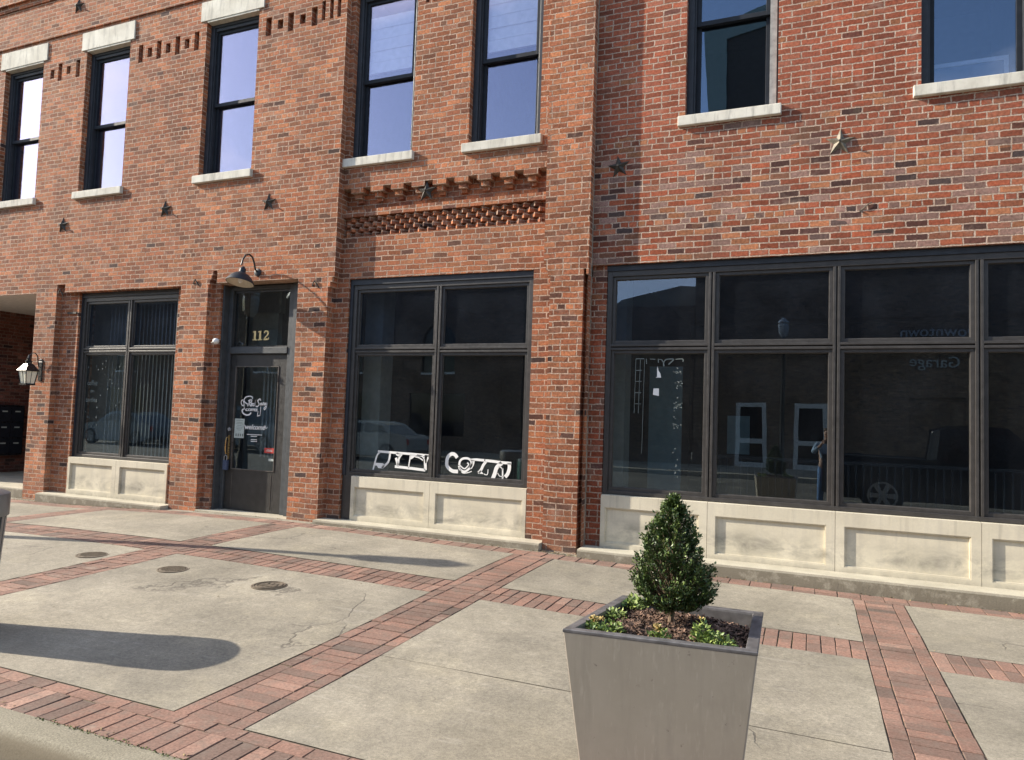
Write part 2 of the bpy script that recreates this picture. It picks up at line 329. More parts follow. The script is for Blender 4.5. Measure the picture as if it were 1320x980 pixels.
# ------------------------------------------------------------------ mesh builder
class MB:
    def __init__(s): s.v = []; s.f = []; s.t = []; s.mi = []
    def add(s, vs, fs, tone=0.5, mi=0):
        o = len(s.v); s.v += [tuple(p) for p in vs]
        for f in fs: s.f.append(tuple(i + o for i in f)); s.t.append(tone); s.mi.append(mi)
    def quad(s, a, b, c, d, tone=.5): s.add((a, b, c, d), ((0, 1, 2, 3),), tone)
    def box(s, x0, x1, y0, y1, z0, z1, tone=.5, skip=(), mi=0):
        vs = [(x0, y0, z0), (x1, y0, z0), (x1, y1, z0), (x0, y1, z0), (x0, y0, z1), (x1, y0, z1), (x1, y1, z1), (x0, y1, z1)]
        fs = {'b': (0, 3, 2, 1), 't': (4, 5, 6, 7), 'f': (0, 1, 5, 4), 'k': (2, 3, 7, 6), 'l': (3, 0, 4, 7), 'r': (1, 2, 6, 5)}
        s.add(vs, [q for k, q in fs.items() if k not in skip], tone, mi)
    def ring(s, pts, z=None): pass
    def loft(s, rings, cap=True, closed=True, tone=.5):
        n = len(rings[0]); vs = [p for r in rings for p in r]; fs = []
        for i in range(len(rings) - 1):
            for j in range(n if closed else n - 1):
                a = i * n + j; b = i * n + (j + 1) % n
                fs.append((a, b, b + n, a + n))
        if cap: fs.append(tuple(range(n))[::-1]); fs.append(tuple((len(rings) - 1) * n + j for j in range(n)))
        s.add(vs, fs, tone)
    def tube(s, pts, r, n=8, cap=True, tone=.5):
        pts = [Vector(p) for p in pts]; rs = r if isinstance(r, (list, tuple)) else [r] * len(pts)
        rings = []; up = None
        for i, p in enumerate(pts):
            d = (pts[min(i + 1, len(pts) - 1)] - pts[max(i - 1, 0)]).normalized()
            if up is None: up = Vector((0, 0, 1)) if abs(d.z) < .9 else Vector((1, 0, 0))
            a = d.cross(up).normalized(); b = a.cross(d).normalized(); up = b
            rings.append([tuple(p + (a * cos(2 * pi * k / n) + b * sin(2 * pi * k / n)) * rs[i]) for k in range(n)])
        s.loft(rings, cap, tone=tone)
    def lathe(s, prof, c=(0, 0, 0), n=24, tone=.5, cap=True):
        s.loft([[(c[0] + r * cos(2 * pi * k / n), c[1] + r * sin(2 * pi * k / n), c[2] + z) for k in range(n)] for r, z in prof], cap, tone=tone)
    def prism(s, poly, y0, y1, tone=.5):      # polygon in x,z extruded along y
        n = len(poly); vs = [(x, y0, z) for x, z in poly] + [(x, y1, z) for x, z in poly]
        fs = [tuple(range(n)), tuple(range(2 * n - 1, n - 1, -1))] + [(i, (i + 1) % n, (i + 1) % n + n, i + n)[::-1] for i in range(n)]
        s.add(vs, fs, tone)
    def stroke(s, pts, w, y0, y1, tone=.5):   # flat ribbon in the x,z plane with thickness
        n = len(pts); ws = w if isinstance(w, (list, tuple)) else [w] * n
        L = []; Rr = []
        for i, p in enumerate(pts):
            a = pts[max(i - 1, 0)]; b = pts[min(i + 1, n - 1)]
            dx, dz = b[0] - a[0], b[1] - a[1]; q = math.hypot(dx, dz) or 1
            nx, nz = -dz / q * ws[i] / 2, dx / q * ws[i] / 2
            L.append((p[0] + nx, p[1] + nz)); Rr.append((p[0] - nx, p[1] - nz))
        for i in range(n - 1): s.prism([L[i], L[i + 1], Rr[i + 1], Rr[i]], y0, y1, tone)
    def build(s, name, mat, parent=None, origin=None, smooth=False, bevel=0):
        me = D.meshes.new(name); o0 = Vector(origin) if origin else (parent_loc(parent) if parent else Vector((0, 0, 0)))
        me.from_pydata([tuple(Vector(p) - o0) for p in s.v], [], s.f)
        at = me.attributes.new('tone', 'FLOAT', 'FACE'); at.data.foreach_set('value', s.t)
        for m in (mat if isinstance(mat, list) else [mat]): me.materials.append(m)
        if isinstance(mat, list): me.polygons.foreach_set('material_index', s.mi)
        me.update()
        if smooth:
            me.shade_smooth() if hasattr(me, 'shade_smooth') else None
        o = D.objects.new(name, me); COL.objects.link(o)
        if smooth: me.set_sharp_from_angle(angle=radians(40))
        if parent: o.parent = parent
        else: o.location = o0
        if bevel:
            b = o.modifiers.new('bevel', 'BEVEL'); b.width = bevel; b.segments = 2; b.limit_method = 'ANGLE'
        return o
def parent_loc(p):
    v = Vector((0, 0, 0))
    while p: v += Vector(p.location); p = p.parent
    return v
def tag(o, label=None, cat=None, group=None, kind=None):
    if label: o['label'] = label
    if cat: o['category'] = cat
    if group: o['group'] = group
    if kind: o['kind'] = kind
    return o
def thing(name, loc, label, cat, group=None):
    o = D.objects.new(name, None); COL.objects.link(o); o.location = loc; o.empty_display_size = .2
    return tag(o, label, cat, group)

# ------------------------------------------------------------------ ground
def lerp_tab(tab, x):
    if x <= tab[0][0]: return tab[0][1]
    for (a, va), (b, vb) in zip(tab, tab[1:]):
        if x <= b: return va + (vb - va) * (x - a) / (b - a)
    return tab[-1][1]
GT = [(-16, -.03), (-12, -.015), (-10.8, .0), (-8.6, .085), (-7, .11), (-5.5, .105), (-2.9, .07), (-1, .02), (1, .0), (6, -.02)]
def gz(x, y):
    k = max(0, min(1, (y + 5) / 4.2)); k = k * k * (3 - 2 * k)
    return lerp_tab(GT, x) * k
def sheet(mb, x0, x1, y0, y1, dz=0, st=.5, jag=0):
    nx = max(1, int((x1 - x0) / st)); ny = max(1, int((y1 - y0) / st)); vs = []; fs = []
    for j in range(ny + 1):
        for i in range(nx + 1):
            x = x0 + (x1 - x0) * i / nx; y = y0 + (y1 - y0) * j / ny
            jx = RN.uniform(-jag, jag) if i in (0, nx) else 0; jy = RN.uniform(-jag, jag) if j in (0, ny) else 0
            vs.append((x + jx, y + jy, gz(x, y) + dz))
    for j in range(ny):
        for i in range(nx):
            a = j * (nx + 1) + i; fs.append((a, a + 1, a + nx + 2, a + nx + 1))
    mb.add(vs, fs)

g = MB(); g.box(-220, 220, -220, 220, -1.0, -.40, skip=('b',)); tag(g.build('ground', M['street']), kind='structure')
g = MB()
g.quad((-70, -16.5, -.13), (70, -16.5, -.13), (70, -6.32, -.13), (-70, -6.32, -.13))
tag(g.build('street', M['street']), kind='structure')
g = MB(); g.box(-70, 70, -6.30, -5.885, -.3, -.118); tag(g.build('gutter', M['gutter']), kind='structure')
# kerb with rounded nose
g = MB(); prof = [(-5.665, -.30), (-5.665, .0), (-5.775, .002), (-5.805, -.004), (-5.828, -.022), (-5.850, -.06), (-5.890, -.30)]
rings = []
M['kerb'] = kerb_mat()
xs = [-16 + .5 * i for i in range(80)]
g.loft([[(x + RN.uniform(-.002, .002), y, z) for y, z in prof] for x in xs]); k = g.build('kerb', M['kerb'], smooth=True); tag(k, kind='structure')
g = MB(); sheet(g, -16, 24, -5.664, 2.5, -.0065, .5); tag(g.build('paving_bed', M['joint']), kind='structure')

STR = [(-13.66, -13.20), (-10.15, -9.69), (-6.62, -6.16), (-3.10, -2.62), (.40, .83), (3.92, 4.36), (7.4, 7.84)]
BY = (-2.51, -2.05); FY = (-.56, -.30); KY = (-5.664, -5.30)
g = MB()
edges = [-16.0] + [e for s in STR for e in s] + [12.0]
for i in range(0, len(edges) - 1, 2):
    a, b = edges[i] + .005, edges[i + 1] - .005
    if b - a < .2: continue
    for (c, d) in ((KY[1], BY[0]), (BY[1], FY[0])):
        # slabs carry a tooled control joint
        j = (c + d) / 2
        if c < -3 and a > .5: j = -4.18
        if c < -3 and -3 < a < .3:
            sheet(g, a, b, c + .005, -4.055, 0, .35, .003); sheet(g, a, b, -4.050, d - .005, 0.001, .35, .003)
        else: sheet(g, a, b, c + .005, d - .005, 0, .35, .003)
tag(g.build('concrete_paving', M['concrete']), kind='structure')
# hidden strip under the walls
g = MB(); sheet(g, -16, 12, -.296, 2.4, -.004, .5); tag(g.build('wall_footing_strip', M['concrete']), kind='structure')

pv = MB()
def paver(cx, cy, lx, ly):
    lx -= .0055 + RN.uniform(0, .004); ly -= .0055 + RN.uniform(0, .004); cx += RN.uniform(-.002, .002); cy += RN.uniform(-.002, .002)
    a = RN.gauss(0, .009); ca, sa = cos(a), sin(a); z = gz(cx, cy) + RN.uniform(-.002, .002); tx, ty = RN.gauss(0, .005), RN.gauss(0, .005)
    def P(dx, dy, dz): return (cx + dx * ca - dy * sa, cy + dx * sa + dy * ca, z + dz + tx * dx + ty * dy)
    e = .0022; hx, hy = lx / 2, ly / 2
    vs = [P(-hx, -hy, -.03), P(hx, -hy, -.03), P(hx, hy, -.03), P(-hx, hy, -.03),
          P(-hx, -hy, -e), P(hx, -hy, -e), P(hx, hy, -e), P(-hx, hy, -e),
          P(-hx + e, -hy + e, 0), P(hx - e, -hy + e, 0), P(hx - e, hy - e, 0), P(-hx + e, hy - e, 0)]
    fs = [(8, 9, 10, 11)] + [(i, (i + 1) % 4, (i + 1) % 4 + 4, i + 4) for i in range(4)] + [(i + 4, (i + 1) % 4 + 4, (i + 1) % 4 + 8, i + 8) for i in range(4)]
    pv.add(vs, fs, min(1, max(0, RN.gauss(.55, .22))))
def fill_y(x0, x1, y0, y1):   # strip running away from the street: edge stretchers, header middle
    for (a, b, l) in ((x0, x0 + .1, .203), (x1 - .1, x1, .203), (x0 + .1, x1 - .1, .1015)):
        n = max(1, round((y1 - y0) / l)); l = (y1 - y0) / n
        for i in range(n): paver((a + b) / 2, y0 + (i + .5) * l, b - a, l)
def fill_x(x0, x1, y0, y1, rows, l):
    h = (y1 - y0) / len(rows) if not isinstance(rows[0], float) else None
    y = y0
    for q, r in enumerate(rows):
        n = max(1, round((x1 - x0) / l[q])); ll = (x1 - x0) / n
        for i in range(n): paver(x0 + (i + .5) * ll, y + r / 2, ll, r)
        y += r
for (a, b) in STR:
    if a > 6: continue
    fill_y(a, b, KY[1], FY[0])
for i in range(0, len(edges) - 3, 2):
    fill_x(edges[i], edges[i + 1], BY[0], BY[1], [.23, .23], [.102, .102])
fill_x(-16, 8, FY[0], FY[1], [.10, .16], [.203, .203])
fill_x(-16, 8, KY[0], KY[1], [.262, .102], [.102, .203])
tag(pv.build('brick_paving', M['paver']), kind='structure')

# ------------------------------------------------------------------ relief wall
def relief(mb, x0, x1, z0, z1, base, rects, hole_depth=.22):
    """rects: (xa, xb, za, zb, y) painted in order; y None is an opening"""
    xs = sorted({x0, x1} | {min(max(v, x0), x1) for r in rects for v in r[:2]})
    zs = sorted({z0, z1} | {min(max(v, z0), z1) for r in rects for v in r[2:4]})
    xs = [x for i, x in enumerate(xs) if i == 0 or x - xs[i - 1] > 1e-5]; zs = [z for i, z in enumerate(zs) if i == 0 or z - zs[i - 1] > 1e-5]
    nx, nz = len(xs) - 1, len(zs) - 1
    G = [[base] * nz for _ in range(nx)]
    import bisect
    for (a, b, c, d, y) in rects:
        i0 = bisect.bisect_left(xs, a - 1e-5); i1 = bisect.bisect_left(xs, b - 1e-5); j0 = bisect.bisect_left(zs, c - 1e-5); j1 = bisect.bisect_left(zs, d - 1e-5)
        for i in range(max(i0, 0), min(i1, nx)):
            for j in range(max(j0, 0), min(j1, nz)): G[i][j] = y
    idx = {}
    def V(x, y, z):
        k = (round(x, 5), round(y, 5), round(z, 5))
        if k not in idx: idx[k] = len(mb.v); mb.v.append(k)
        return idx[k]
    def F(*p):
        f = tuple(V(*q) for q in p)
        if len(set(f)) == 4: mb.f.append(f); mb.t.append(.5); mb.mi.append(0)
    for i in range(nx):
        for j in range(nz):
            y = G[i][j]
            if y is None: continue
            F((xs[i], y, zs[j]), (xs[i + 1], y, zs[j]), (xs[i + 1], y, zs[j + 1]), (xs[i], y, zs[j + 1]))
    def dep(y, other): return other + hole_depth if y is None else y
    for i in range(nx + 1):
        for j in range(nz):
            if i in (0, nx): continue
            l, r = G[i - 1][j], G[i][j]
            if l == r: continue
            yl = dep(l, r) if l is None else l; yr = dep(r, l) if r is None else r
            x = xs[i]
            if yl < yr: F((x, yl, zs[j]), (x, yr, zs[j]), (x, yr, zs[j + 1]), (x, yl, zs[j + 1]))
            else: F((x, yr, zs[j + 1]), (x, yl, zs[j + 1]), (x, yl, zs[j]), (x, yr, zs[j]))
    for i in range(nx):
        for j in range(1, nz):
            d, u = G[i][j - 1], G[i][j]
            if d == u: continue
            yd = dep(d, u) if d is None else d; yu = dep(u, d) if u is None else u
            z = zs[j]
            if yd < yu: F((xs[i], yd, z), (xs[i + 1], yd, z), (xs[i + 1], yu, z), (xs[i], yu, z))
            else: F((xs[i], yd, z), (xs[i], yu, z), (xs[i + 1], yu, z), (xs[i + 1], yd, z))

A = -.14; JB = -.04; TOP = 10.4
CZ = .07
WIN = [(-13.60, -12.55, A), (-11.45, -10.41, A), (-8.745, -7.70, A), (-6.03, -5.01, -.03), (-4.16, -3.16, -.03)]
rects = [(-6.10, -3.01, 3.57, TOP, -.03), (-6.20, -2.92, -.3, 3.57, 0.0)]
# corbelled shoulders of the narrower lower pilasters
for k in range(3):
    z = 3.36 + CZ * k
    rects += [(-6.20, -6.20 + .033 * (k + 1), z, z + CZ, A), (-2.92 - .03 * (k + 1), -2.92, z, z + CZ, A)]
# bay panel: band courses, corbel table, dog-tooth recess
rects += [(-6.10, -3.01, 3.57, 4.08, 0.0), (-6.10, -3.01, 4.08, 4.36, .075), (-6.10, -3.01, 4.36, 4.455, -.006), (-6.10, -3.01, 4.455, 4.76, .11)]
for k in range(9):
    x = -5.87 + .326 * k
    rects += [(x - .10, x + .10, 4.69, 4.76, -.03), (x - .056, x + .056, 4.62, 4.69, .012), (x - .045, x + .045, 4.57, 4.62, .06)]
# storefront openings and recessed jambs
rects += [(-11.80, -8.96, -.3, 3.48, JB), (-11.80, -11.60, 3.48, 3.62, JB), (-11.36, -9.11, -.3, 3.48, None)]
rects += [(-8.41, -6.72, -.3, 3.50, JB), (-8.41, -8.24, 3.50, 3.69, JB), (-8.25, -6.79, -.3, 3.50, None)]
for k in range(3): rects += [(-8.41, -8.41 + .028 * (k + 1), 3.48 + CZ * k, 3.48 + CZ * (k + 1), A)]
rects += [(-5.95, -3.19, -.3, 3.48, None)]
rects += [(-15.5, -12.32, -.3, 3.49, None)]
for (a, b, y) in WIN: rects += [(a, b, 5.17, 7.65, None)]
# slot patterns beside the lintels
def slot(x, w, z0, z1, y=A): rects.append((x, x + w, z0, z1, y + .09))
for x, z0, z1 in [(-12.36, 7.29, 7.45), (-12.16, 7.22, 7.53), (-11.945, 7.31, 7.45), (-11.71, 7.22, 7.52)]: slot(x, .10, z0, z1)
for i in range(7): slot(-10.21 + .203 * i, .10, *((7.22, 7.52) if i % 2 == 0 else (7.28, 7.44)))
for i, x in enumerate((-7.56, -7.34, -7.15, -6.93, -6.72)): slot(x, .105, *((7.19, 7.47) if i % 2 == 0 else (7.26, 7.40)))
for x in (-6.54, -6.40, -6.27): slot(x, .062, 7.24, 7.53)
for i in range(4): slot(-4.89 + .12 * i, .06, 7.24, 7.52, -.03)
for i in range(4): slot(-2.97 + .12 * i, .06, 7.24, 7.52)
rects += [(-17.5, -6.10, 8.02, TOP, A - .028), (-17.5, -6.10, 8.70, TOP, A - .055), (-17.5, -6.10, 8.80, TOP, A - .10), (-17.5, -6.10, 9.6, TOP, A - .16)]
# pilaster right part
rects += [(-2.50, -2.44, -.3, 3.36, .05), (-2.50, -2.467, 3.36, 3.43, .05)]
wl = MB(); relief(wl, -17.5, -2.44, -.3, TOP, A, rects, .30)

LB = thing('brick_building', (-9.5, 0, 0), 'old two-storey red brick building with sash windows, recessed storefronts and black door numbered 112', 'building')
# flank and back so that it is a closed volume
wl.quad((-17.5, 9, -.3), (-17.5, A, -.3), (-17.5, A, TOP), (-17.5, 9, TOP))
wl.quad((-2.44, A, -.3), (-2.44, .0, -.3), (-2.44, .0, TOP), (-2.44, A, TOP))
wl.quad((-2.47, 9, -.3), (-17.5, 9, -.3), (-17.5, 9, TOP), (-2.47, 9, TOP))
# dog-tooth courses set diagonally
pitch = .1447; z = 4.08
for row in range(4):
    off = pitch / 2 if row % 2 else 0
    x = -6.10 + off
    while x + pitch <= -3.005:
        za, zb = z + row * CZ + .005, z + (row + 1) * CZ - .004
        j = RN.uniform(-.004, .004)
        P = [(x + .004, .075), (x + pitch / 2 + j, .003 + RN.uniform(-.003, .006)), (x + pitch - .004, .075)]
        vs = [(px, py, za) for px, py in P] + [(px, py, zb) for px, py in P]
        wl.add(vs, [(0, 1, 4, 3), (1, 2, 5, 4), (0, 2, 1), (3, 4, 5)]); x += pitch
wall = wl.build('wall', M['brick'], LB)
r = MB(); r.box(-17.5, -2.46, A, 9, TOP - .02, TOP + .1); r.build('roof', M['street'], LB)

RBx = -2.44
rects = [(RBx, -2.262, -.3, 3.49, .05), (-2.262, 5.48, -.3, 3.49, None), (-1.37, -.36, 5.17, 7.65, None), (1.03, 2.04, 5.17, 7.65, None), (3.4, 4.4, 5.17, 7.65, None)]
wr = MB(); relief(wr, RBx, 6.2, -.3, TOP, 0.0, rects, .30)
wr.quad((6.2, 0, -.3), (6.2, 9, -.3), (6.2, 9, TOP), (6.2, 0, TOP)); wr.quad((6.2, 9, -.3), (-2.45, 9, -.3), (-2.45, 9, TOP), (6.2, 9, TOP))
RB = thing('brick_building', (1.5, 0, 0), 'right-hand brick building with patched dark and orange bricks over a long bronze-framed storefront', 'building')
wr.build('wall', M['brick_r'], RB)
r = MB(); r.box(-2.44, 6.2, 0, 9, TOP - .02, TOP + .1); r.build('roof', M['street'], RB)
# joint conduit in the corner between both buildings
p = MB(); p.tube([(-2.452 + .004 * sin(i * 1.3), -.012, .12 + i * .6) for i in range(17)], .017, 8)
for i in range(1, 8): p.box(-2.478, -2.426, -.022, .0, .5 + i * 1.15, .53 + i * 1.15)
p.build('conduit', M['pipe'], RB, smooth=True)

# interiors (rooms behind the glass)
def room(parent, x0, x1, y0, y1, z0, z1, mat, name='room'):
    m = MB(); m.quad((x0, y1, z0), (x1, y1, z0), (x1, y1, z1), (x0, y1, z1)); m.quad((x0, y0, z0), (x0, y1, z0), (x0, y1, z1), (x0, y0, z1))
    m.quad((x1, y1, z0), (x1, y0, z0), (x1, y0, z1), (x1, y1, z1)); m.quad((x0, y0, z1), (x0, y1, z1), (x1, y1, z1), (x1, y0, z1))
    m.build(name + '_walls', mat, parent)
    m = MB(); m.quad((x0, y0, z0), (x1, y0, z0), (x1, y1, z0), (x0, y1, z0)); m.build(name + '_floor', M['floor'], parent)
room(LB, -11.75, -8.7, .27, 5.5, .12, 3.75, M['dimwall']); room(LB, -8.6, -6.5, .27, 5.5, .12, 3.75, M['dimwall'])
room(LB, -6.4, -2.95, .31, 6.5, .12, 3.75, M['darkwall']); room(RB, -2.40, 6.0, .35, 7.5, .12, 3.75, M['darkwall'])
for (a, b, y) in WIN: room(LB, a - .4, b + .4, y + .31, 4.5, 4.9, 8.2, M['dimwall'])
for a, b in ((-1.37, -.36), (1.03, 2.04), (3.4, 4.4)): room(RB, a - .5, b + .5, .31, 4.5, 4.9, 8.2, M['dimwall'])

# ------------------------------------------------------------------ sash windows
def sash(parent, a, b, y, gl, z0=5.18, z1=7.64, blind=0, greyside=False, lintel=True):
    f = MB()
    yo = y + .09                    # outer casing face
    cw = .075
    f.box(a, a + cw, yo, yo + .2, z0, z1); f.box(b - cw, b, yo, yo + .2, z0, z1)
    f.box(a + cw, b - cw, yo, yo + .2, z1 - .07, z1); f.box(a + cw, b - cw, yo - .0, yo + .2, z0, z0 + .035)
    f.box(a + cw, b - cw, yo + .02, yo + .2, z1 - .12, z1 - .07)
    f.box(a + cw, a + cw + .018, yo + .025, yo + .2, z0 + .035, z1 - .12); f.box(b - cw - .018, b - cw, yo + .025, yo + .2, z0 + .035, z1 - .12)
    w = f.build('window', M['casing'], parent, bevel=.004)
    zm = 6.345; s = MB(); i0, i1 = a + cw + .018, b - cw - .018; sw = .05
    yu, ylw = yo + .055, yo + .10
    for (q0, q1, yy) in ((zm - .03, z1 - .12, yu), (z0 + .035, zm + .02, ylw)):
        s.box(i0, i0 + sw, yy, yy + .04, q0, q1); s.box(i1 - sw, i1, yy, yy + .04, q0, q1)
        s.box(i0 + sw, i1 - sw, yy, yy + .04, q0, q0 + .055); s.box(i0 + sw, i1 - sw, yy, yy + .04, q1 - .045, q1)
    s.build('sash_frame', M['navy'], w, bevel=.003)
    if greyside:
        q = MB(); q.box(b - cw - .018, b - .02, yo - .012, yo - .002, z0 + .01, z1 - .02); q.build('casing_strip', M['greycasing'], w)
    for (q0, q1, yy) in ((zm + .025, z1 - .165, yu + .02), (z0 + .09, zm - .025, ylw + .02)):
        p = MB(); p.box(i0 + sw, i1 - sw, yy, yy + .006, q0, q1); p.build('pane', gl, w)
    if blind:
        q = MB(); n = 4; zt, zb = 7.6, blind
        for k in range(5):
            z = zb + k * .165
            q.box(i0 + .03, i1 - .03, yo + .125 + .010 * (k % 2), yo + .133 + .010 * (k % 2), z, z + .158)
            q.box(i0 + .03, i1 - .03, yo + .118, yo + .15, z - .012, z)
        q.build('roman_blind', M['roman'], w)
    s = MB(); s.box(a - .075, b + .04, y - .055, y + .12, 5.06, 5.18); s.build('sill', M['sill'], w, bevel=.008)
    if lintel:
        s = MB(); s.box(a - .11, b + .10, y - .022, y + .10, 7.645, 7.955)
        s.box(a + .02, b - .0, y - .012, y + .10, 7.615, 7.645); s.build('lintel', M['sill'], w, bevel=.004)
for i, (a, b, y) in enumerate(WIN):
    sash(LB, a, b, y, M['glass_up'], blind=6.50 if i in (3, 4) else 0)
sash(RB, -1.37, -.36, 0, M['glass_up_r'], greyside=True); sash(RB, 1.03, 2.04, 0, M['glass_up_r'], greyside=True); sash(RB, 3.4, 4.4, 0, M['glass_up_r'])
# leaning board behind the right upper window
q = MB(); x0, x1, z0, z1 = 1.16, 1.88, 5.05, 5.58
q.box(x0, x1, .42, .44, z1 - .045, z1); q.box(x0, x0 + .04, .42, .44, z0, z1 - .045); q.box(x1 - .04, x1, .42, .44, z0, z1 - .045)
fr = thing('board_frame', (1.52, .43, 4.9), 'pale framed board leaning inside the upper window at the right edge of the wall', 'frame')
q.build('frame', M['roman'], fr)
q = MB(); q.box(x0 + .04, x1 - .04, .428, .436, 4.92, z1 - .046); q.build('panel', M['carblue'], fr)

# ------------------------------------------------------------------ storefronts
def front(parent, xs, xe, mull, z0, zt0, zt1, z1, y, gl, postleft=None):
    """bronze frame: outer members, mullions, transom; each cell has a bead and a pane"""
    f = MB(); yb = y + .14
    w = .06
    f.box(xs, xs + w, y, yb, z0, z1); f.box(xe - w, xe, y, yb, z0, z1)
    f.box(xs + w, xe - w, y + .001, yb, z1 - .065, z1); f.box(xs + w, xe - w, y + .001, yb, z0, z0 + .045)
    for m in mull:
        f.box(m - .036, m - .008, y + .002, yb, z0 + .045, z1 - .065); f.box(m + .008, m + .036, y + .002, yb, z0 + .045, z1 - .065); f.box(m - .008, m + .008, y + .03, yb, z0 + .045, z1 - .065)
    ed = [xs + w] + [q for m in mull for q in (m - .036, m + .036)] + [xe - w]
    zc = (zt0 + zt1) / 2
    for i in range(0, len(ed), 2):
        f.box(ed[i], ed[i + 1], y + .003, yb, zc - .036, zc - .008); f.box(ed[i], ed[i + 1], y + .003, yb, zc + .008, zc + .036); f.box(ed[i], ed[i + 1], y + .03, yb, zc - .008, zc + .008)
    if postleft: f.box(postleft, xs + .12, y - .004, yb, .12, z0)
    F = f.build('storefront_window', M['bronze'], parent, bevel=.003)
    bd = MB(); panes = []
    for i in range(0, len(ed), 2):
        for (c, d) in ((z0 + .045, zc - .036), (zc + .036, z1 - .065)):
            a, b = ed[i], ed[i + 1]; q = .038; yy = y + .022
            bd.box(a, a + q, yy, yy + .05, c, d); bd.box(b - q, b, yy, yy + .05, c, d); bd.box(a + q, b - q, yy, yy + .05, c, c + q); bd.box(a + q, b - q, yy, yy + .05, d - q, d)
            panes.append((a + q, b - q, c + q, d - q))
    bd.build('glazing_bead', M['bronze'], F, bevel=.002)
    sl = MB()
    for (a, b, c, d) in panes:
        e = .006
        sl.box(a, a + e, y + .045, y + .066, c, d); sl.box(b - e, b, y + .045, y + .066, c, d); sl.box(a + e, b - e, y + .045, y + .066, c, c + e); sl.box(a + e, b - e, y + .045, y + .066, d - e, d)
    sl.build('gasket', M['bronze_edge'], F)
    for (a, b, c, d) in panes:
        p = MB(); p.box(a + .004, b - .004, y + .055, y + .063, c + .004, d - .004); p.build('pane', M['glass_top'] if c > zc else gl, F)
    return F
G1 = M['glass_shop']
yR = .06
FR = front(RB, -2.255, 5.47, [-1.035 + 1.293 * k for k in range(5)], .765, 2.46, 2.55, 3.42, yR, G1)
h = MB(); h.box(-2.26, 5.478, .045, .2, 3.42, 3.487); h.build('header', M['casing'], FR)
yM = .05
FM = front(LB, -5.90, -3.20, [-4.545], .765, 2.445, 2.535, 3.40, yM, G1, postleft=-5.945)
h = MB(); h.box(-5.945, -3.195, .03, .2, 3.40, 3.477); h.box(-5.945, -5.90, .032, .2, .765, 3.40); h.build('header', M['casing'], FM)
yL = .015
FL = front(LB, -11.33, -9.115, [-10.23], .74, 2.47, 2.56, 3.40, yL, G1)
h = MB(); h.box(-11.355, -9.115, -.005, .16, 3.40, 3.477); h.box(-11.356, -11.33, -.004, .16, .74, 3.40); h.build('header', M['casing'], FL)

def panels(parent, xs, xe, joints, z0, z1, y, insz):
    """limestone bulkhead with sunk panels"""
    ed = [xs] + joints + [xe]
    for i in range(len(ed) - 1):
        a, b = ed[i] + .002, ed[i + 1] - .002; m = MB()
        l = .085 if i else .05; r_ = .085 if i < len(ed) - 2 else .05
        relief(m, a, b, z0, z1, y, [(a + l, b - r_, insz[0], insz[1], y + .028)])
        # small inner chamfer
        m.quad((a, y, z1), (b, y, z1), (b, y + .13, z1 + .006), (a, y + .13, z1 + .006)); m.quad((a, y + .1, z0), (a, y, z0), (a, y, z1), (a, y + .1, z1)); m.quad((b, y, z0), (b, y + .1, z0), (b, y + .1, z1), (b, y, z1))
        m.build('bulkhead_panel', M['stone'], parent)
        m = MB(); e = .012; A0, B0, C0, D0 = a + l, b - r_, insz[0], insz[1]
        m.box(A0, A0 + e, y + .008, y + .028, C0, D0); m.box(B0 - e, B0, y + .008, y + .028, C0, D0); m.box(A0 + e, B0 - e, y + .008, y + .028, C0, C0 + e); m.box(A0 + e, B0 - e, y + .008, y + .028, D0 - e, D0)
        m.build('panel_moulding', M['stone'], parent)
panels(RB, -2.255, 5.47, [-1.035 + 1.293 * k for k in range(5)], .12, .757, -.005, (.20, .615))
panels(LB, -5.77, -3.195, [-4.545], .12, .757, .0, (.22, .615))
panels(LB, -11.355, -9.115, [-10.23], .09, .732, -.06, (.20, .635))

def step(name, parent, x0, x1, y0, y1, zt, zb):
    m = MB(); n = int((x1 - x0) / .25); rings = []
    for i in range(n + 1):
        x = x0 + (x1 - x0) * i / n; e = RN.uniform(-.004, .004)
        rings.append([(x, y1, zb), (x, y0 + e, zb), (x, y0 + .004 + e, zt - .02), (x, y0 + .02 + e, zt), (x, y1, zt + .004)][::-1])
    m.loft(rings); return m.build(name, M['step'], parent, smooth=True)
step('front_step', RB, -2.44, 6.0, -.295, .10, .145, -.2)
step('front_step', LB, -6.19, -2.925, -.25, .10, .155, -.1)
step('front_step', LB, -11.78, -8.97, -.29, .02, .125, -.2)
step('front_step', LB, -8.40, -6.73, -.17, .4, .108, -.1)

# ------------------------------------------------------------------ passage at the far left
m = MB()
m.quad((-15.5, -.13, -.1), (-15.5, 6, -.1), (-15.5, 6, 3.49), (-15.5, -.13, 3.49)); m.quad((-15.5, 6, -.1), (-12.0, 6, -.1), (-12.0, 6, 3.49), (-15.5, 6, 3.49))
m.quad((-12.3, 6, -.1), (-12.3, .16, -.1), (-12.3, .16, 3.49), (-12.3, 6, 3.49))
m.build('passage_wall', M['brick_in'], LB)
m = MB(); m.box(-15.5, -12.3, -.12, 6, 3.489, 3.53); m.build('passage_ceiling', M['soffit'], LB)
step('passage_floor', LB, -15.5, -12.33, -.14, 6, .14, -.2)
MBX = thing('mailbox_cabinet', (-15.5, 1.3, .5), 'black wall cabinet of mailboxes on the brick wall inside the passage at far left', 'mailbox')
m = MB(); m.box(-15.5, -15.36, .70, 1.78, .50, 1.54); m.build('cabinet', M['black'], MBX, bevel=.01)
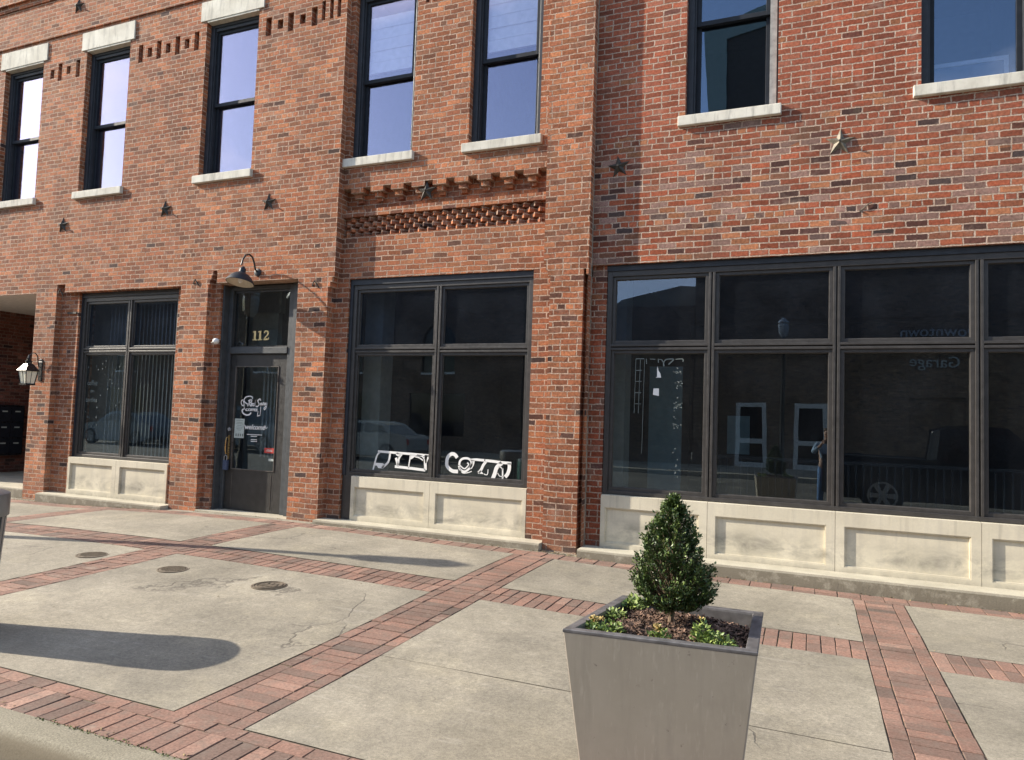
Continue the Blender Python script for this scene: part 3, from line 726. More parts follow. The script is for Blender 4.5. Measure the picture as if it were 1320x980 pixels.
for j in range(3):
    for i in range(4):
        y0 = .73 + i * .26; z0 = .54 + j * .33
        m = MB(); m.box(-15.36, -15.35, y0, y0 + .245, z0, z0 + .31); d = m.build('mailbox_door', M['navy'], MBX)
        m = MB(); m.box(-15.35, -15.346, y0 + .07, y0 + .175, z0 + .20, z0 + .225); m.build('number_plate', M['paper'], d)

# ------------------------------------------------------------------ door 112
yd = .10
f = MB()
f.box(-8.245, -8.215, .0, .26, .10, 3.48); f.box(-8.215, -8.14, yd, .26, .10, 3.48); f.box(-7.055, -6.94, yd, .26, .10, 3.48); f.box(-6.94, -6.795, yd - .05, .26, .10, 3.48)
f.box(-8.14, -7.055, yd, .26, 3.42, 3.48); f.box(-8.14, -7.055, yd - .012, .26, 2.455, 2.55)
DF = f.build('door_frame', M['jambpaint'], LB, bevel=.004)
f = MB(); f.box(-8.14, -7.055, yd + .03, yd + .07, 2.55, 2.575); f.box(-8.14, -7.055, yd + .03, yd + .07, 3.385, 3.42); f.box(-8.14, -8.11, yd + .03, yd + .07, 2.575, 3.385); f.box(-7.085, -7.055, yd + .03, yd + .07, 2.575, 3.385)
f.build('transom_bead', M['doorpaint'], DF)
p = MB(); p.box(-8.109, -7.086, yd + .045, yd + .051, 2.576, 3.384); p.build('transom_pane', G1, DF)
dl = MB(); x0, x1 = -8.135, -7.06; gx0, gx1 = -8.035, -7.215; gz0, gz1 = .715, 2.27
dl.box(x0, gx0, yd + .03, yd + .075, .115, 2.45); dl.box(gx1, x1, yd + .03, yd + .075, .115, 2.45)
dl.box(gx0, gx1, yd + .03, yd + .075, gz1, 2.45); dl.box(gx0, gx1, yd + .03, yd + .075, .115, gz0)
DR = dl.build('door', M['doorpaint'], LB, bevel=.003)
b = MB(); e = .014
b.box(gx0, gx0 + e, yd + .022, yd + .06, gz0, gz1); b.box(gx1 - e, gx1, yd + .022, yd + .06, gz0, gz1); b.box(gx0 + e, gx1 - e, yd + .022, yd + .06, gz0, gz0 + e); b.box(gx0 + e, gx1 - e, yd + .022, yd + .06, gz1 - e, gz1)
b.box(gx0 + .03, gx0 + .036, yd + .026, yd + .03, .16, gz0 - .05); b.box(gx1 - .05, gx1 - .044, yd + .026, yd + .03, .16, gz0 - .05)
b.build('door_bead', M['bronze_edge'], DR)
p = MB(); p.box(gx0 + e, gx1 - e, yd + .045, yd + .051, gz0 + e, gz1 - e); p.build('door_pane', G1, DR)
hd = MB(); hd.box(-8.105, -8.075, yd + .018, yd + .03, .86, 1.22)
hd.tube([(-8.09, yd + .02, 1.19), (-8.09, yd - .03, 1.185), (-8.09, yd - .045, 1.12), (-8.09, yd - .045, 1.02), (-8.09, yd - .03, .945), (-8.09, yd + .02, .94)], .010, 8); hd.build('handle', M['brass'], DR, smooth=True)
hd = MB(); hd.tube([(-8.088, yd + .03, 1.31), (-8.088, yd + .005, 1.31)], .026, 16); hd.build('deadbolt', M['rim'], DR, smooth=True)
yg = yd + .045; yf = yg - .003
# sticker and paper
s = MB(); s.box(-7.42, -7.235, yf - .002, yf, .985, 1.06); rs = s.build('sticker', M['red'], DR)
s = MB(); s.box(-7.385, -7.27, yf - .0035, yf - .002, 1.012, 1.018); s.box(-7.375, -7.28, yf - .0035, yf - .002, 1.028, 1.034); s.build('sticker_print', M['white'], rs)
s = MB(); s.box(-7.335, -7.245, yf - .002, yf, .87, .905); s.build('sticker', M['paper'], DR)
s = MB(); s.box(-8.012, -7.825, yf - .002, yf, 1.185, 1.475); pp = s.build('paper_notice', M['paper'], DR)
s = MB()
for k, (w, z) in enumerate([(.13, 1.445), (.10, 1.415), (.12, 1.395), (.08, 1.37), (.12, 1.345), (.11, 1.32), (.06, 1.30)]):
    s.box(-7.918 - w / 2, -7.918 + w / 2, yf - .003, yf - .002, z, z + .006)
for k in range(4):
    x = -7.985 + k * .042; s.box(x, x + .022, yf - .003, yf - .002, 1.21, 1.25)
s.build('notice_print', M['ink'], pp)
def text(body, x, z, size, y, mat, parent, name, shear=0, sx=1, ext=.0015, align='CENTER', bold=0, rotz=0):
    cu = D.curves.new(name, 'FONT'); cu.body = body; cu.size = size; cu.extrude = ext; cu.align_x = align; cu.align_y = 'CENTER'; cu.shear = shear; cu.offset = bold
    o = D.objects.new(name, cu); COL.objects.link(o)
    o.rotation_euler = (pi / 2, 0, rotz); o.scale = (sx, 1, 1); o.location = (x, y, z)
    bpy.context.view_layer.update()
    me = D.meshes.new_from_object(o.evaluated_get(bpy.context.evaluated_depsgraph_get()))
    mw = o.matrix_world.copy(); D.objects.remove(o); me.transform(mw)
    pl = parent_loc(parent) if parent else Vector((0, 0, 0)); me.transform(Matrix.Translation(-pl))
    me.materials.clear(); me.materials.append(mat)
    n = D.objects.new(name, me); COL.objects.link(n)
    if parent: n.parent = parent
    return n
# swash lettering with the cup round it
def curve_pts(ctrl, n=8):
    out = []
    P = [ctrl[0]] + list(ctrl) + [ctrl[-1]]
    for i in range(1, len(P) - 2):
        for k in range(n):
            t = k / n; p0, p1, p2, p3 = P[i - 1], P[i], P[i + 1], P[i + 2]
            out.append(tuple(.5 * (2 * p1[a] + (p2[a] - p0[a]) * t + (2 * p0[a] - 5 * p1[a] + 4 * p2[a] - p3[a]) * t * t + (-p0[a] + 3 * p1[a] - 3 * p2[a] + p3[a]) * t ** 3) for a in (0, 1)))
    out.append(ctrl[-1]); return out
def lp(px, py): return (-7.915 + (px - 120) * (.505 / 435), 1.815 - (py - 110) * (.285 / 310))
lg = MB()
def ls(ctrl, w): lg.stroke([lp(*q) for q in curve_pts(ctrl)], w, yf - .003, yf)
ls([(310, 150), (300, 118), (250, 110), (200, 125), (172, 165), (185, 205), (225, 235), (262, 240)], .016)
ls([(172, 178), (140, 175), (125, 215), (145, 258), (172, 262), (170, 215), (155, 190)], .013)
ls([(178, 250), (180, 300), (200, 330), (215, 345)], .010)
ls([(172, 318), (150, 345), (165, 385), (215, 415), (270, 408), (300, 375)], .022)
ls([(452, 270), (448, 420)], .008); ls([(412, 345), (405, 425)], .008); ls([(400, 428), (452, 412)], .014)
# Red
ls([(235, 275), (262, 200), (280, 165)], .016); ls([(240, 190), (275, 165), (300, 175), (285, 210), (262, 222), (280, 262), (292, 268)], .015)
ls([(292, 245), (312, 235), (305, 218), (290, 240), (300, 265), (322, 252)], .013); ls([(350, 225), (328, 228), (325, 258), (345, 255), (362, 165), (350, 262)], .014)
# Swing
ls([(445, 175), (430, 150), (400, 175), (410, 210), (420, 240), (395, 275), (368, 265)], .017)
ls([(420, 215), (425, 250), (442, 215), (450, 250), (466, 205)], .012); ls([(472, 215), (470, 245), (482, 240)], .012)
ls([(486, 245), (492, 208), (506, 215), (504, 245), (516, 238)], .012); ls([(545, 212), (522, 215), (524, 245), (545, 215), (540, 280), (515, 320), (508, 295), (552, 240)], .013)
lg.build('shop_lettering', M['white'], DR)
text('COFFEE', lp(305, 332)[0], lp(305, 332)[1], .052, yf - .001, M['white'], DR, 'shop_lettering', sx=1.25, bold=.002)
text('welcome', -7.625, 1.355, .105, yf - .001, M['white'], DR, 'welcome_lettering', shear=.25, bold=.0018)
lg = MB(); lg.stroke(curve_pts([(-7.85, 1.375), (-7.82, 1.385), (-7.80, 1.345), (-7.775, 1.36)]), .008, yf - .002, yf); lg.stroke(curve_pts([(-7.46, 1.36), (-7.43, 1.385), (-7.41, 1.345), (-7.38, 1.37)]), .008, yf - .002, yf)
for (w, z) in ((.27, 1.24), (.12, 1.215), (.11, 1.165), (.11, 1.14)):
    x = -7.63 - w / 2
    while x < -7.63 + w / 2: lg.box(x, x + .018, yf - .002, yf, z, z + .012); x += .024
lg.build('small_print', M['white'], DR)
# gilt house number, serifed
def numeral_one(x):
    g_ = MB(); y0, y1 = yd + .040, yd + .0435
    g_.prism([(x - .018, 2.672), (x + .018, 2.672), (x + .018, 2.80), (x - .018, 2.80)], y0, y1)
    g_.prism([(x - .042, 2.66), (x + .042, 2.66), (x + .042, 2.673), (x - .042, 2.673)], y0, y1)
    g_.prism([(x - .040, 2.775), (x - .018, 2.785), (x - .018, 2.80), (x - .040, 2.79)], y0, y1); return g_
for x in (-7.715, -7.615): numeral_one(x).build('house_number', M['gold'], DF)
g_ = MB(); x = -7.50
g_.stroke(curve_pts([(x - .038, 2.765), (x - .028, 2.79), (x, 2.797), (x + .03, 2.78), (x + .028, 2.745), (x, 2.715), (x - .035, 2.678)]), [.02] * 20 + [.028] * 15 + [.02] * 14, yd + .040, yd + .0435)
g_.stroke([(x - .045, 2.67), (x + .0, 2.672), (x + .045, 2.674)], .024, yd + .040, yd + .0435); g_.stroke([(x + .045, 2.668), (x + .05, 2.70)], .014, yd + .040, yd + .0435)
g_.build('house_number', M['gold'], DF)
# lock box hanging from the handle
LK = thing('lock_box', (-8.09, yd - .03, .70), 'small blue-grey key lock box hanging from the black door handle', 'lock')
m = MB(); m.box(-8.13, -8.045, yd - .045, yd + .0, .70, .845); m.build('body', M['blue'], LK, bevel=.008)
m = MB(); m.tube([(-8.115, yd - .03, .84), (-8.115, yd - .03, .90), (-8.088, yd - .03, .925), (-8.06, yd - .03, .90), (-8.06, yd - .03, .84)], .006, 8); m.build('shackle', M['rim'], LK, smooth=True)

# inside the windows: vertical blinds and painted walls
def vblind(parent, x0, x1, y, z0, z1, pitch=.095, ang=.55, mat=None):
    m = MB(); x = x0
    while x < x1:
        dx, dy = .043 * cos(ang), .043 * sin(ang)
        m.quad((x - dx, y - dy, z0), (x + dx, y + dy, z0), (x + dx, y + dy, z1), (x - dx, y - dy, z1)); x += pitch
    m.box(x0 - .05, x1 + .05, y - .02, y + .02, z1, z1 + .04); m.build('vertical_blind', mat or M['blind'], parent)
vblind(FL, -10.95, -9.2, .26, .35, 3.3, .085, -.5)
vblind(FL, -7.72, -7.1, .40, .9, 2.3, .07, -.5)
m = MB(); m.box(-11.7, -10.93, .50, .55, .12, 3.6); m.build('partition', M['plaster'], LB)
m = MB(); m.box(-8.55, -7.95, .9, 1.0, .12, 3.6); m.box(-8.55, -7.9, .9, 1.0, 3.2, 3.6); m.build('partition', M['plaster'], LB)
m = MB(); m.box(-5.96, -5.66, .45, .75, .12, 3.6); m.build('column', M['plaster'], LB)
m = MB(); m.box(-2.35, -2.12, .5, .8, .12, 3.6); m.build('column', M['plaster'], RB)
text('coffee', -11.06, 1.97, .12, yL + .05, M['whitedim'], FL, 'window_lettering', sx=.8)
text('on', -11.05, 1.84, .09, yL + .05, M['whitedim'], FL, 'window_lettering')
text('comfies', -11.06, 1.69, .12, yL + .05, M['whitedim'], FL, 'window_lettering', sx=.72)
s = MB()
for i in range(46):
    x = RN.uniform(-11.2, -10.35); z = RN.uniform(1.15, 2.38)
    if x < -10.86 and 1.6 < z < 2.1: continue
    q = RN.uniform(.008, .016); s.prism([(x, z - q), (x + q * .7, z), (x, z + q * 1.2), (x - q * .7, z)], yL + .047, yL + .050)
s.build('window_dots', M['whitedim'], FL)

# painted white lettering on the bay storefront
def gp(px, py): return (-5.47 + (px - 200) * (.84 / 890), 1.115 - (py - 140) * (.235 / 290))
def gq(px, py): return (-4.375 + (px - 145) * (.925 / 965), 1.135 - (py - 95) * (.30 / 400))
yp0, yp1 = yM + .049, yM + .0535
gm = MB()
def gs(fn, ctrl, w): gm.stroke([fn(*q) for q in curve_pts(ctrl)], w * 1.28, yp0, yp1)
def pg(fn, pts): gm.prism([fn(*q) for q in pts][::-1], yp0, yp1)
gs(gp, [(250, 150), (450, 155), (700, 160), (900, 165), (1100, 172)], .024)
gs(gp, [(285, 160), (240, 215), (215, 300), (195, 390), (180, 465)], .017)
pg(gp, [(215, 345), (340, 345), (375, 370), (345, 430), (270, 430), (235, 385), (215, 400)])
gs(gp, [(455, 170), (445, 260), (420, 330), (360, 395), (330, 425)], .022)
gs(gp, [(560, 170), (600, 190), (625, 190)], .03); gs(gp, [(555, 240), (575, 300), (590, 360)], .028)
gs(gp, [(650, 175), (610, 240), (600, 300), (592, 380)], .02)
gs(gp, [(790, 175), (785, 250), (775, 330), (772, 395)], .013)
pg(gp, [(790, 175), (890, 178), (845, 222), (795, 255)])
gs(gp, [(870, 205), (930, 215), (1000, 255)], .012); gs(gp, [(900, 175), (980, 190), (1020, 235)], .014)
gs(gp, [(545, 385), (700, 392), (850, 400), (1040, 412)], .027)
gs(gp, [(1045, 170), (1035, 260), (1040, 340), (1045, 410)], .032); pg(gp, [(1020, 165), (1105, 170), (1060, 290), (1035, 300)])
gm.build('painted_lettering', M['white'], FM)
gm = MB()
gs(gq, [(315, 165), (280, 115), (230, 105), (180, 150), (160, 230), (165, 310), (205, 365), (260, 400), (335, 400)], .036)
gs(gq, [(350, 290), (360, 220), (400, 175), (470, 165), (520, 200), (535, 270), (500, 340), (430, 395), (365, 360), (345, 300)], .022)
gs(gq, [(360, 290), (430, 345), (490, 270), (470, 240)], .012); gs(gq, [(350, 320), (400, 415), (480, 410), (540, 380)], .008)
gs(gq, [(520, 190), (590, 178), (660, 180), (720, 182)], .024); gs(gq, [(560, 190), (550, 260), (520, 330)], .03)
gs(gq, [(735, 185), (850, 190), (950, 200), (1110, 205)], .026)
gs(gq, [(745, 200), (705, 270), (680, 340), (640, 400)], .028); pg(gq, [(630, 415), (670, 350), (715, 412)])
gs(gq, [(720, 412), (770, 420), (780, 330)], .008)
gs(gq, [(975, 210), (905, 290), (880, 390), (845, 505)], .04); gs(gq, [(1080, 205), (1085, 290), (1065, 380), (1030, 440)], .036)
gs(gq, [(990, 300), (995, 530)], .014); gs(gq, [(930, 280), (965, 285), (990, 320)], .009); gs(gq, [(920, 380), (950, 430), (1010, 438)], .007)
gm.build('painted_lettering', M['white'], FM)
# bits standing on the inner sill
JR = thing('glass_jar', (-3.40, .33, .80), 'tall green glass jar standing inside the bay window beside the painted lettering', 'jar')
m = MB(); m.lathe([(.05, .0), (.055, .02), (.055, .24), (.05, .27)], (-3.40, .33, .80), 16); m.build('jar_body', M['green'], JR, smooth=True)
m = MB(); m.lathe([(.052, .27), (.052, .30), (.02, .305)], (-3.40, .33, .80), 16); m.build('lid', M['whitedim'], JR, smooth=True)
m = MB(); m.box(-5.9, -3.0, .26, .5, .74, .80); m.build('inner_sill', M['darkwall'], LB)
# drawing on the first large pane: chalk frame, lamp and notice
gm = MB(); yc0, yc1 = yR + .049, yR + .0535
def rq(px, py): return (-1.905 + (px - 230) * (.54 / 875) * 1.02, 2.37 - (py - 140) * (.00067))
def rs_(ctrl, w): gm.stroke([rq(*q) for q in curve_pts(ctrl, 5)], w, yc0, yc1)
rs_([(235, 140), (235, 400), (230, 700), (225, 1100)], .005); rs_([(320, 140), (318, 400), (310, 700), (305, 1100)], .005)
rs_([(400, 150), (395, 600), (385, 1800)], .004)
for q in (345, 540, 740, 935): rs_([(235, q), (300, q), (350, q)], .007)
rs_([(235, 140), (390, 140)], .010); rs_([(430, 140), (440, 230)], .009); rs_([(500, 145), (600, 150)], .008); rs_([(655, 140), (660, 210)], .01); rs_([(670, 150), (720, 160), (745, 200)], .009); rs_([(970, 150), (1100, 145), (1105, 190)], .008)
rs_([(765, 270), (755, 210), (790, 160), (860, 145), (935, 150), (900, 190), (845, 240)], .014)
for k in range(60):
    x = RN.uniform(950, 1105); z = RN.choice([RN.uniform(520, 660), RN.uniform(900, 1000), RN.uniform(1250, 1350), RN.uniform(750, 2200)])
    a, b_ = rq(x, z); w = RN.uniform(.004, .008); gm.box(a - w, a + w, yc0, yc1, b_ - w * .8, b_ + w * .8)
for k in range(12):
    x = RN.uniform(900, 1100); z = 300 + (x - 900) * .3 + RN.uniform(-40, 60); rs_([(x, z), (x + 25, z + 20)], .010)
gm.build('chalk_drawing', M['whitedim'], FR)
gm = MB(); gm.prism([rq(*q) for q in [(645, 270), (665, 350), (700, 400), (715, 470), (610, 470), (640, 455), (638, 330)]][::-1], yc0, yc1)
gm.prism([rq(*q) for q in [(580, 660), (678, 660), (682, 790), (570, 770)]][::-1], yc0, yc1); gm.build('white_sticker', M['white'], FR)
m = MB(); m.box(-1.92, -1.50, 1.0, 1.04, .15, 2.35); m.box(-1.0, -.72, 1.6, 1.63, 1.25, 1.75); m.build('glass_partition', M['teal'], RB)
# slatted screen inside the long storefront
SS = thing('slatted_screen', (2.0, .75, .12), 'low dark slatted screen standing inside the long right storefront', 'screen')
m = MB(); x = -1.0
while x < 5.3: m.box(x, x + .018, .74, .76, .16, 1.22); x += .078
m.build('slats', M['slatdark'], SS)
m = MB(); m.box(-1.05, 5.35, .73, .77, 1.22, 1.26); m.box(-1.05, 5.35, .73, .77, .12, .16); m.build('rails', M['slatdark'], SS)

# ------------------------------------------------------------------ star anchor plates, hooks
def star(parent, x, z, y, r=.135, mat='iron', rot=0):
    m = MB(); P = []
    for k in range(10):
        a = pi / 2 + k * pi / 5 + rot; q = r if k % 2 == 0 else r * .40
        P.append((x + q * cos(a), y - .004, z + q * sin(a)))
    B = [(p[0], y + .01, p[2]) for p in P]
    vs = P + B + [(x, y - .05, z)]
    m.add(vs, [(k, (k + 1) % 10, 20)[::-1] for k in range(10)] + [(k, k + 10, (k + 1) % 10 + 10, (k + 1) % 10)[::-1] for k in range(10)])
    s_ = m.build('anchor_star', M[mat], parent)
    m = MB(); m.tube([(x, y - .04, z), (x, y - .07, z)], .012, 8); m.build('bolt', M['iron'], s_)
star(LB, -11.70, 8.46, A - .028); star(LB, -11.76, 4.64, A); star(LB, -9.40, 4.72, A); star(LB, -7.33, 4.65, A)
star(LB, -4.77, 4.62, .0, .15)
star(RB, -2.14, 4.67, 0, .14, 'iron', .12); star(RB, .27, 4.68, 0, .15, 'iron_light', -.05)
def hook(parent, x, z):
    m = MB(); m.tube([(x - .05, A, z - .02), (x - .03, A - .015, z + .01), (x, A - .02, z + .05), (x + .03, A - .015, z + .01), (x + .06, A, z - .05)], .009, 6); m.build('iron_hook', M['iron'], parent, smooth=True)
hook(LB, -8.66, 3.52); hook(LB, -6.42, 3.40); hook(LB, -11.70, 3.48)
m = MB(); m.box(-11.62, -11.40, JB - .02, JB + .01, 3.13, 3.16); m.build('iron_bracket', M['iron'], LB)
# small bits on the wall: broken bracket on the right wall
m = MB(); m.tube([(.48, 0, 3.93), (.50, -.015, 3.94), (.55, -.018, 3.985), (.58, -.01, 4.0)], .006, 6); m.tube([(.47, 0, 3.92), (.47, -.02, 3.915)], .01, 6); m.build('bent_bracket', M['iron_light'], RB, smooth=True)

# gooseneck lamp over the door
GL = thing('gooseneck_lamp', (-7.46, A, 3.64), 'dark gooseneck barn lamp with domed shade mounted above the door numbered 112', 'lamp')
m = MB(); m.tube([(-7.46, A + .005, 3.62), (-7.46, A - .02, 3.62), (-7.46, A - .03, 3.62)], [.06, .055, .03], 16); m.build('wall_plate', M['casing'], GL, smooth=True)
m = MB(); pts = [(A - .02, 3.62), (A - .06, 3.66), (A - .09, 3.75), (A - .13, 3.82), (A - .19, 3.845), (A - .26, 3.82), (A - .31, 3.75), (A - .335, 3.66)]
m.tube([(-7.46, y, z) for y, z in pts], .013, 10); m.build('arm', M['doorpaint'], GL, smooth=True)
cy, cz = A - .345, 3.40
R_ = Matrix.Rotation(radians(-12), 4, 'X')
m = MB(); m.lathe([(.192, .0), (.195, .006), (.185, .03), (.15, .085), (.10, .13), (.06, .15), (.045, .165), (.045, .215), (.025, .235), (.02, .25)], (0, 0, 0), 32, cap=False)
m.lathe([(.188, .003), (.18, .028), (.145, .08), (.09, .125), (.0, .14)], (0, 0, 0), 32, cap=False)
m.v = [tuple((R_ @ Vector(p)) + Vector((-7.46, cy, cz))) for p in m.v]
M['slate'] = plain('slate_blue_enamel', (.02, .026, .036), .5, 0, .3, .2)
sh = m.build('lamp_shade', M['slate'], GL, smooth=True)
m = MB(); m.lathe([(.03, .10), (.035, .06), (.03, .02), (.01, .0)], (0, 0, 0), 16); m.v = [tuple((R_ @ Vector(p)) + Vector((-7.46, cy, cz))) for p in m.v]; m.build('bulb', M['white'], sh, smooth=True)
m = MB(); m.lathe([(.186, .004), (.178, .026), (.14, .076), (.05, .118)], (0, 0, 0), 32, cap=False); m.v = [tuple((R_ @ Vector(p)) + Vector((-7.46, cy, cz - .001))) for p in m.v]; m.build('enamel_lining', M['cream'], sh, smooth=True)

# wall lantern on the left pier
WLN = thing('wall_lantern', (-12.07, A, 2.0), 'black wall lantern with seeded glass panes on the brick pier left of the first storefront', 'lantern')
lx, ly = -12.07, A - .21
m = MB(); m.tube([(lx, A + .002, 2.31), (lx, A - .015, 2.31)], .05, 12); m.box(lx - .045, lx + .045, A - .018, A + .002, 1.98, 2.31); m.build('back_plate', M['black'], WLN, bevel=.006)
m = MB(); m.tube([(lx, A - .01, 2.22), (lx, A - .04, 2.22), (lx, A - .055, 2.30), (lx, A - .07, 2.40), (lx, A - .11, 2.445), (lx, A - .16, 2.445), (lx, A - .20, 2.40), (lx, A - .21, 2.36)], .009, 8); m.build('scroll_arm', M['black'], WLN, smooth=True)
def sq(r, z, c=(lx, ly)): return [(c[0] + r * cos(pi / 4 + k * pi / 2 + .0), c[1] + r * sin(pi / 4 + k * pi / 2), z) for k in range(4)]
m = MB(); m.loft([sq(.165, 2.135), sq(.165, 2.145), sq(.10, 2.215), sq(.075, 2.25), sq(.06, 2.26)]); m.lathe([(.045, 2.26), (.045, 2.29), (.06, 2.30), (.03, 2.32), (.03, 2.335), (.045, 2.345), (.02, 2.36), (.012, 2.40), (.0, 2.415)], (lx, ly, 0), 12); m.build('roof', M['black'], WLN)
m = MB(); m.loft([sq(.095, 1.925), sq(.135, 2.133)], cap=False); m.build('glass_panes', M['lampglass'], WLN)
m = MB()
for k in range(4): m.tube([sq(.10, 1.925)[k], sq(.14, 2.135)[k]], .008, 6)
for k in range(4):
    a0, a1 = sq(.098, 1.925)[k], sq(.098, 1.925)[(k + 1) % 4]; b0, b1 = sq(.138, 2.133)[k], sq(.138, 2.133)[(k + 1) % 4]
    m.tube([tuple((p + q) / 2 for p, q in zip(a0, a1)), tuple((p + q) / 2 for p, q in zip(b0, b1))], .004, 6)
m.loft([sq(.115, 1.90), sq(.115, 1.928)]); m.build('cage', M['black'], WLN)
# security camera dome at the door jamb
SCM = thing('security_camera', (-8.23, JB, 2.60), 'small white round camera fixed to the brick jamb left of the door transom', 'camera')
m = MB(); m.tube([(-8.27, JB, 2.62), (-8.27, JB - .03, 2.62)], [.03, .025], 14); m.build('mount', M['white'], SCM, smooth=True)
m = MB(); m.lathe([(.0, -.045), (.025, -.04), (.042, -.02), (.048, 0), (.042, .025), (.02, .042), (0, .045)], (-8.235, JB - .06, 2.625), 16); m.build('dome', M['white'], SCM, smooth=True)
m = MB(); m.lathe([(.0, -.02), (.018, -.012), (.02, 0), (.0, .01)], (-8.262, JB - .10, 2.605), 12); m.build('lens', M['cream'], SCM, smooth=True)

# ------------------------------------------------------------------ utility covers
def cover(x, y, r, label, style):
    z = gz(x, y); T = thing('utility_cover', (x, y, z), label, 'manhole cover', 'utility covers in the concrete paving')
    m = MB(); m.lathe([(r + .014, -.01), (r + .014, .003), (r, .004), (r, -.004)], (x, y, z), 40, cap=False); m.build('ring', M['cover'], T)
    m = MB(); m.lathe([(r - .006, -.01), (r - .006, .003), (r - .012, .0045), (.0001, .0045)], (x, y, z), 40, cap=False)
    if style == 0:
        n = 6
        for i in range(-n, n + 1):
            for j in range(-n, n + 1):
                px, py = i * r / n * .9, j * r / n * .9
                if math.hypot(px, py) < r * .84: m.box(x + px - .006, x + px + .006, y + py - .006, y + py + .006, z + .004, z + .009)
    else:
        m.lathe([(r * .80, .0045), (r * .80, .010), (r * .74, .010), (r * .74, .0045)], (x, y, z), 32, cap=False)
        for i in range(-3, 4):
            hgt = r * .42 * (1 - .06 * abs(i)); m.box(x + i * r * .17 - .009, x + i * r * .17 + .009, y - hgt, y + hgt * (.2 if i % 2 else 1), z + .004, z + .010)
        m.lathe([(r * .97, .004), (r * .97, .009), (r * .92, .009), (r * .92, .004)], (x, y, z), 32, cap=False)
    m.build('lid', M['cover'], T)
cover(-6.86, -2.94, .145, 'leftmost small round iron cover touching the brick strip', 0)
cover(-5.66, -3.00, .135, 'middle small round iron cover in the large concrete slab', 0)
cover(-4.46, -3.03, .145, 'rightmost small round iron cover, with raised ring and bars', 1)

# ------------------------------------------------------------------ planter with boxwood
PC = Vector((-.535, -5.0)); zt = .76
K = [Vector((-.924, -5.372)), Vector((-.170, -5.30)), Vector((-.186, -4.66)), Vector((-.845, -4.68))]
PC = sum(K, Vector((0, 0))) / 4
PT = thing('planter', (PC.x, PC.y, 0), 'tall square tapered taupe planter standing on the pavement in front of the long storefront', 'planter')
def pr(s, z): return [(PC.x + (k.x - PC.x) * s, PC.y + (k.y - PC.y) * s, z) for k in K]
def inset(d, z, s=1.0):
    c = pr(s, z); out = []
    for k in range(4):
        v = Vector((PC.x - c[k][0], PC.y - c[k][1])); v.normalize(); out.append((c[k][0] + v.x * d * 1.41, c[k][1] + v.y * d * 1.41, z))
    return out
m = MB(); m.loft([pr(.765, .0), pr(.77, .02), pr(.996, zt - .014)], cap=False); m.build('shell', M['planter'], PT, bevel=.006)
m = MB(); rg = [pr(.996, zt - .014), pr(1.0, zt - .012), pr(1.0, zt - .002), inset(.003, zt), inset(.042, zt), inset(.045, zt - .01), inset(.05, zt - .12)]
m.loft(rg, cap=False); m.build('rim', M['planter_rim'], PT, bevel=.002)
# mulch
mm = MB(); n = 26
def inpt(u, v, d=.047):
    c = inset(d, 0); a = Vector(c[0]).lerp(Vector(c[1]), u); b = Vector(c[3]).lerp(Vector(c[2]), u); return a.lerp(b, v)
def mz(u, v):
    e = min(u, 1 - u, v, 1 - v); return zt - .052 + .032 * min(1, e * 4) + .006 * sin(u * 17) * cos(v * 13) - (.02 if (u > .55 and v > .8) else 0)
vs = []; fs = []
for j in range(n + 1):
    for i in range(n + 1):
        p = inpt(i / n, j / n); vs.append((p.x, p.y, mz(i / n, j / n)))
for j in range(n):
    for i in range(n): a = j * (n + 1) + i; fs.append((a, a + 1, a + n + 2, a + n + 1))
mm.add(vs, fs, .05)
for k in range(5200):
    u, v = RN.random(), RN.random(); p = inpt(u, v, .052); z = mz(u, v) + RN.uniform(0, .010)
    L, w = RN.uniform(.005, .017), RN.uniform(.002, .005); d = Vector((RN.gauss(0, 1), RN.gauss(0, 1), RN.gauss(0, .45))).normalized(); s_ = d.cross(Vector((RN.gauss(0, .3), RN.gauss(0, .3), 1))).normalized()
    c = Vector((p.x, p.y, z)); q = d * L; e = s_ * w
    mm.quad(c - q - e, c + q - e, c + q + e, c - q + e, RN.random() ** 1.6)
tag(mm.build('bark_mulch', M['mulch']), 'dark brown bark mulch filling the taupe planter', 'mulch', kind='stuff')

tp = inpt(.50, .48); tx, ty = -.545, tp.y
TR = thing('boxwood_shrub', (tx, ty, zt - .03), 'cone-shaped dark green boxwood growing in the middle of the planter', 'shrub')
m = MB(); zb = zt - .04
m.tube([(tx - .004, ty, zb), (tx, ty, zb + .05), (tx + .006, ty, zb + .12), (tx + .002, ty, zb + .30), (tx + .004, ty, zb + .5)], [.016, .013, .011, .008, .003], 8)
twigs = []
zc0, zc1 = .80, 1.285
def crown_r(t):   # t 0 bottom .. 1 top
    return .172 * (lerp_tab([(0, .42), (.07, .78), (.16, .97), (.28, 1.0), (.45, .88), (.65, .66), (.82, .41), (.93, .22), (1, .05)], t))
for k in range(560):
    t = RN.random() ** 1.25; a = RN.uniform(0, 2 * pi); lump = 1 + .10 * sin(3 * a + 7 * t) + .07 * sin(7 * a - 11 * t)
    r_ = crown_r(t) * lump * RN.uniform(.84, 1.06); tip = Vector((tx + r_ * cos(a), ty + r_ * sin(a), zc0 + (zc1 - zc0) * t + RN.uniform(0, .02)))
    root = Vector((tx + .15 * r_ * cos(a), ty + .15 * r_ * sin(a), max(zb + .10, tip.z - .05 - r_ * .75)))
    mid = root.lerp(tip, .55) + Vector((cos(a), sin(a), 0)) * r_ * .12
    twigs.append((root, mid, tip)); m.tube([root, mid, tip], [.003, .002, .001], 3, cap=False)
m.build('trunk', M['bark'], TR, smooth=True)
lf = MB()
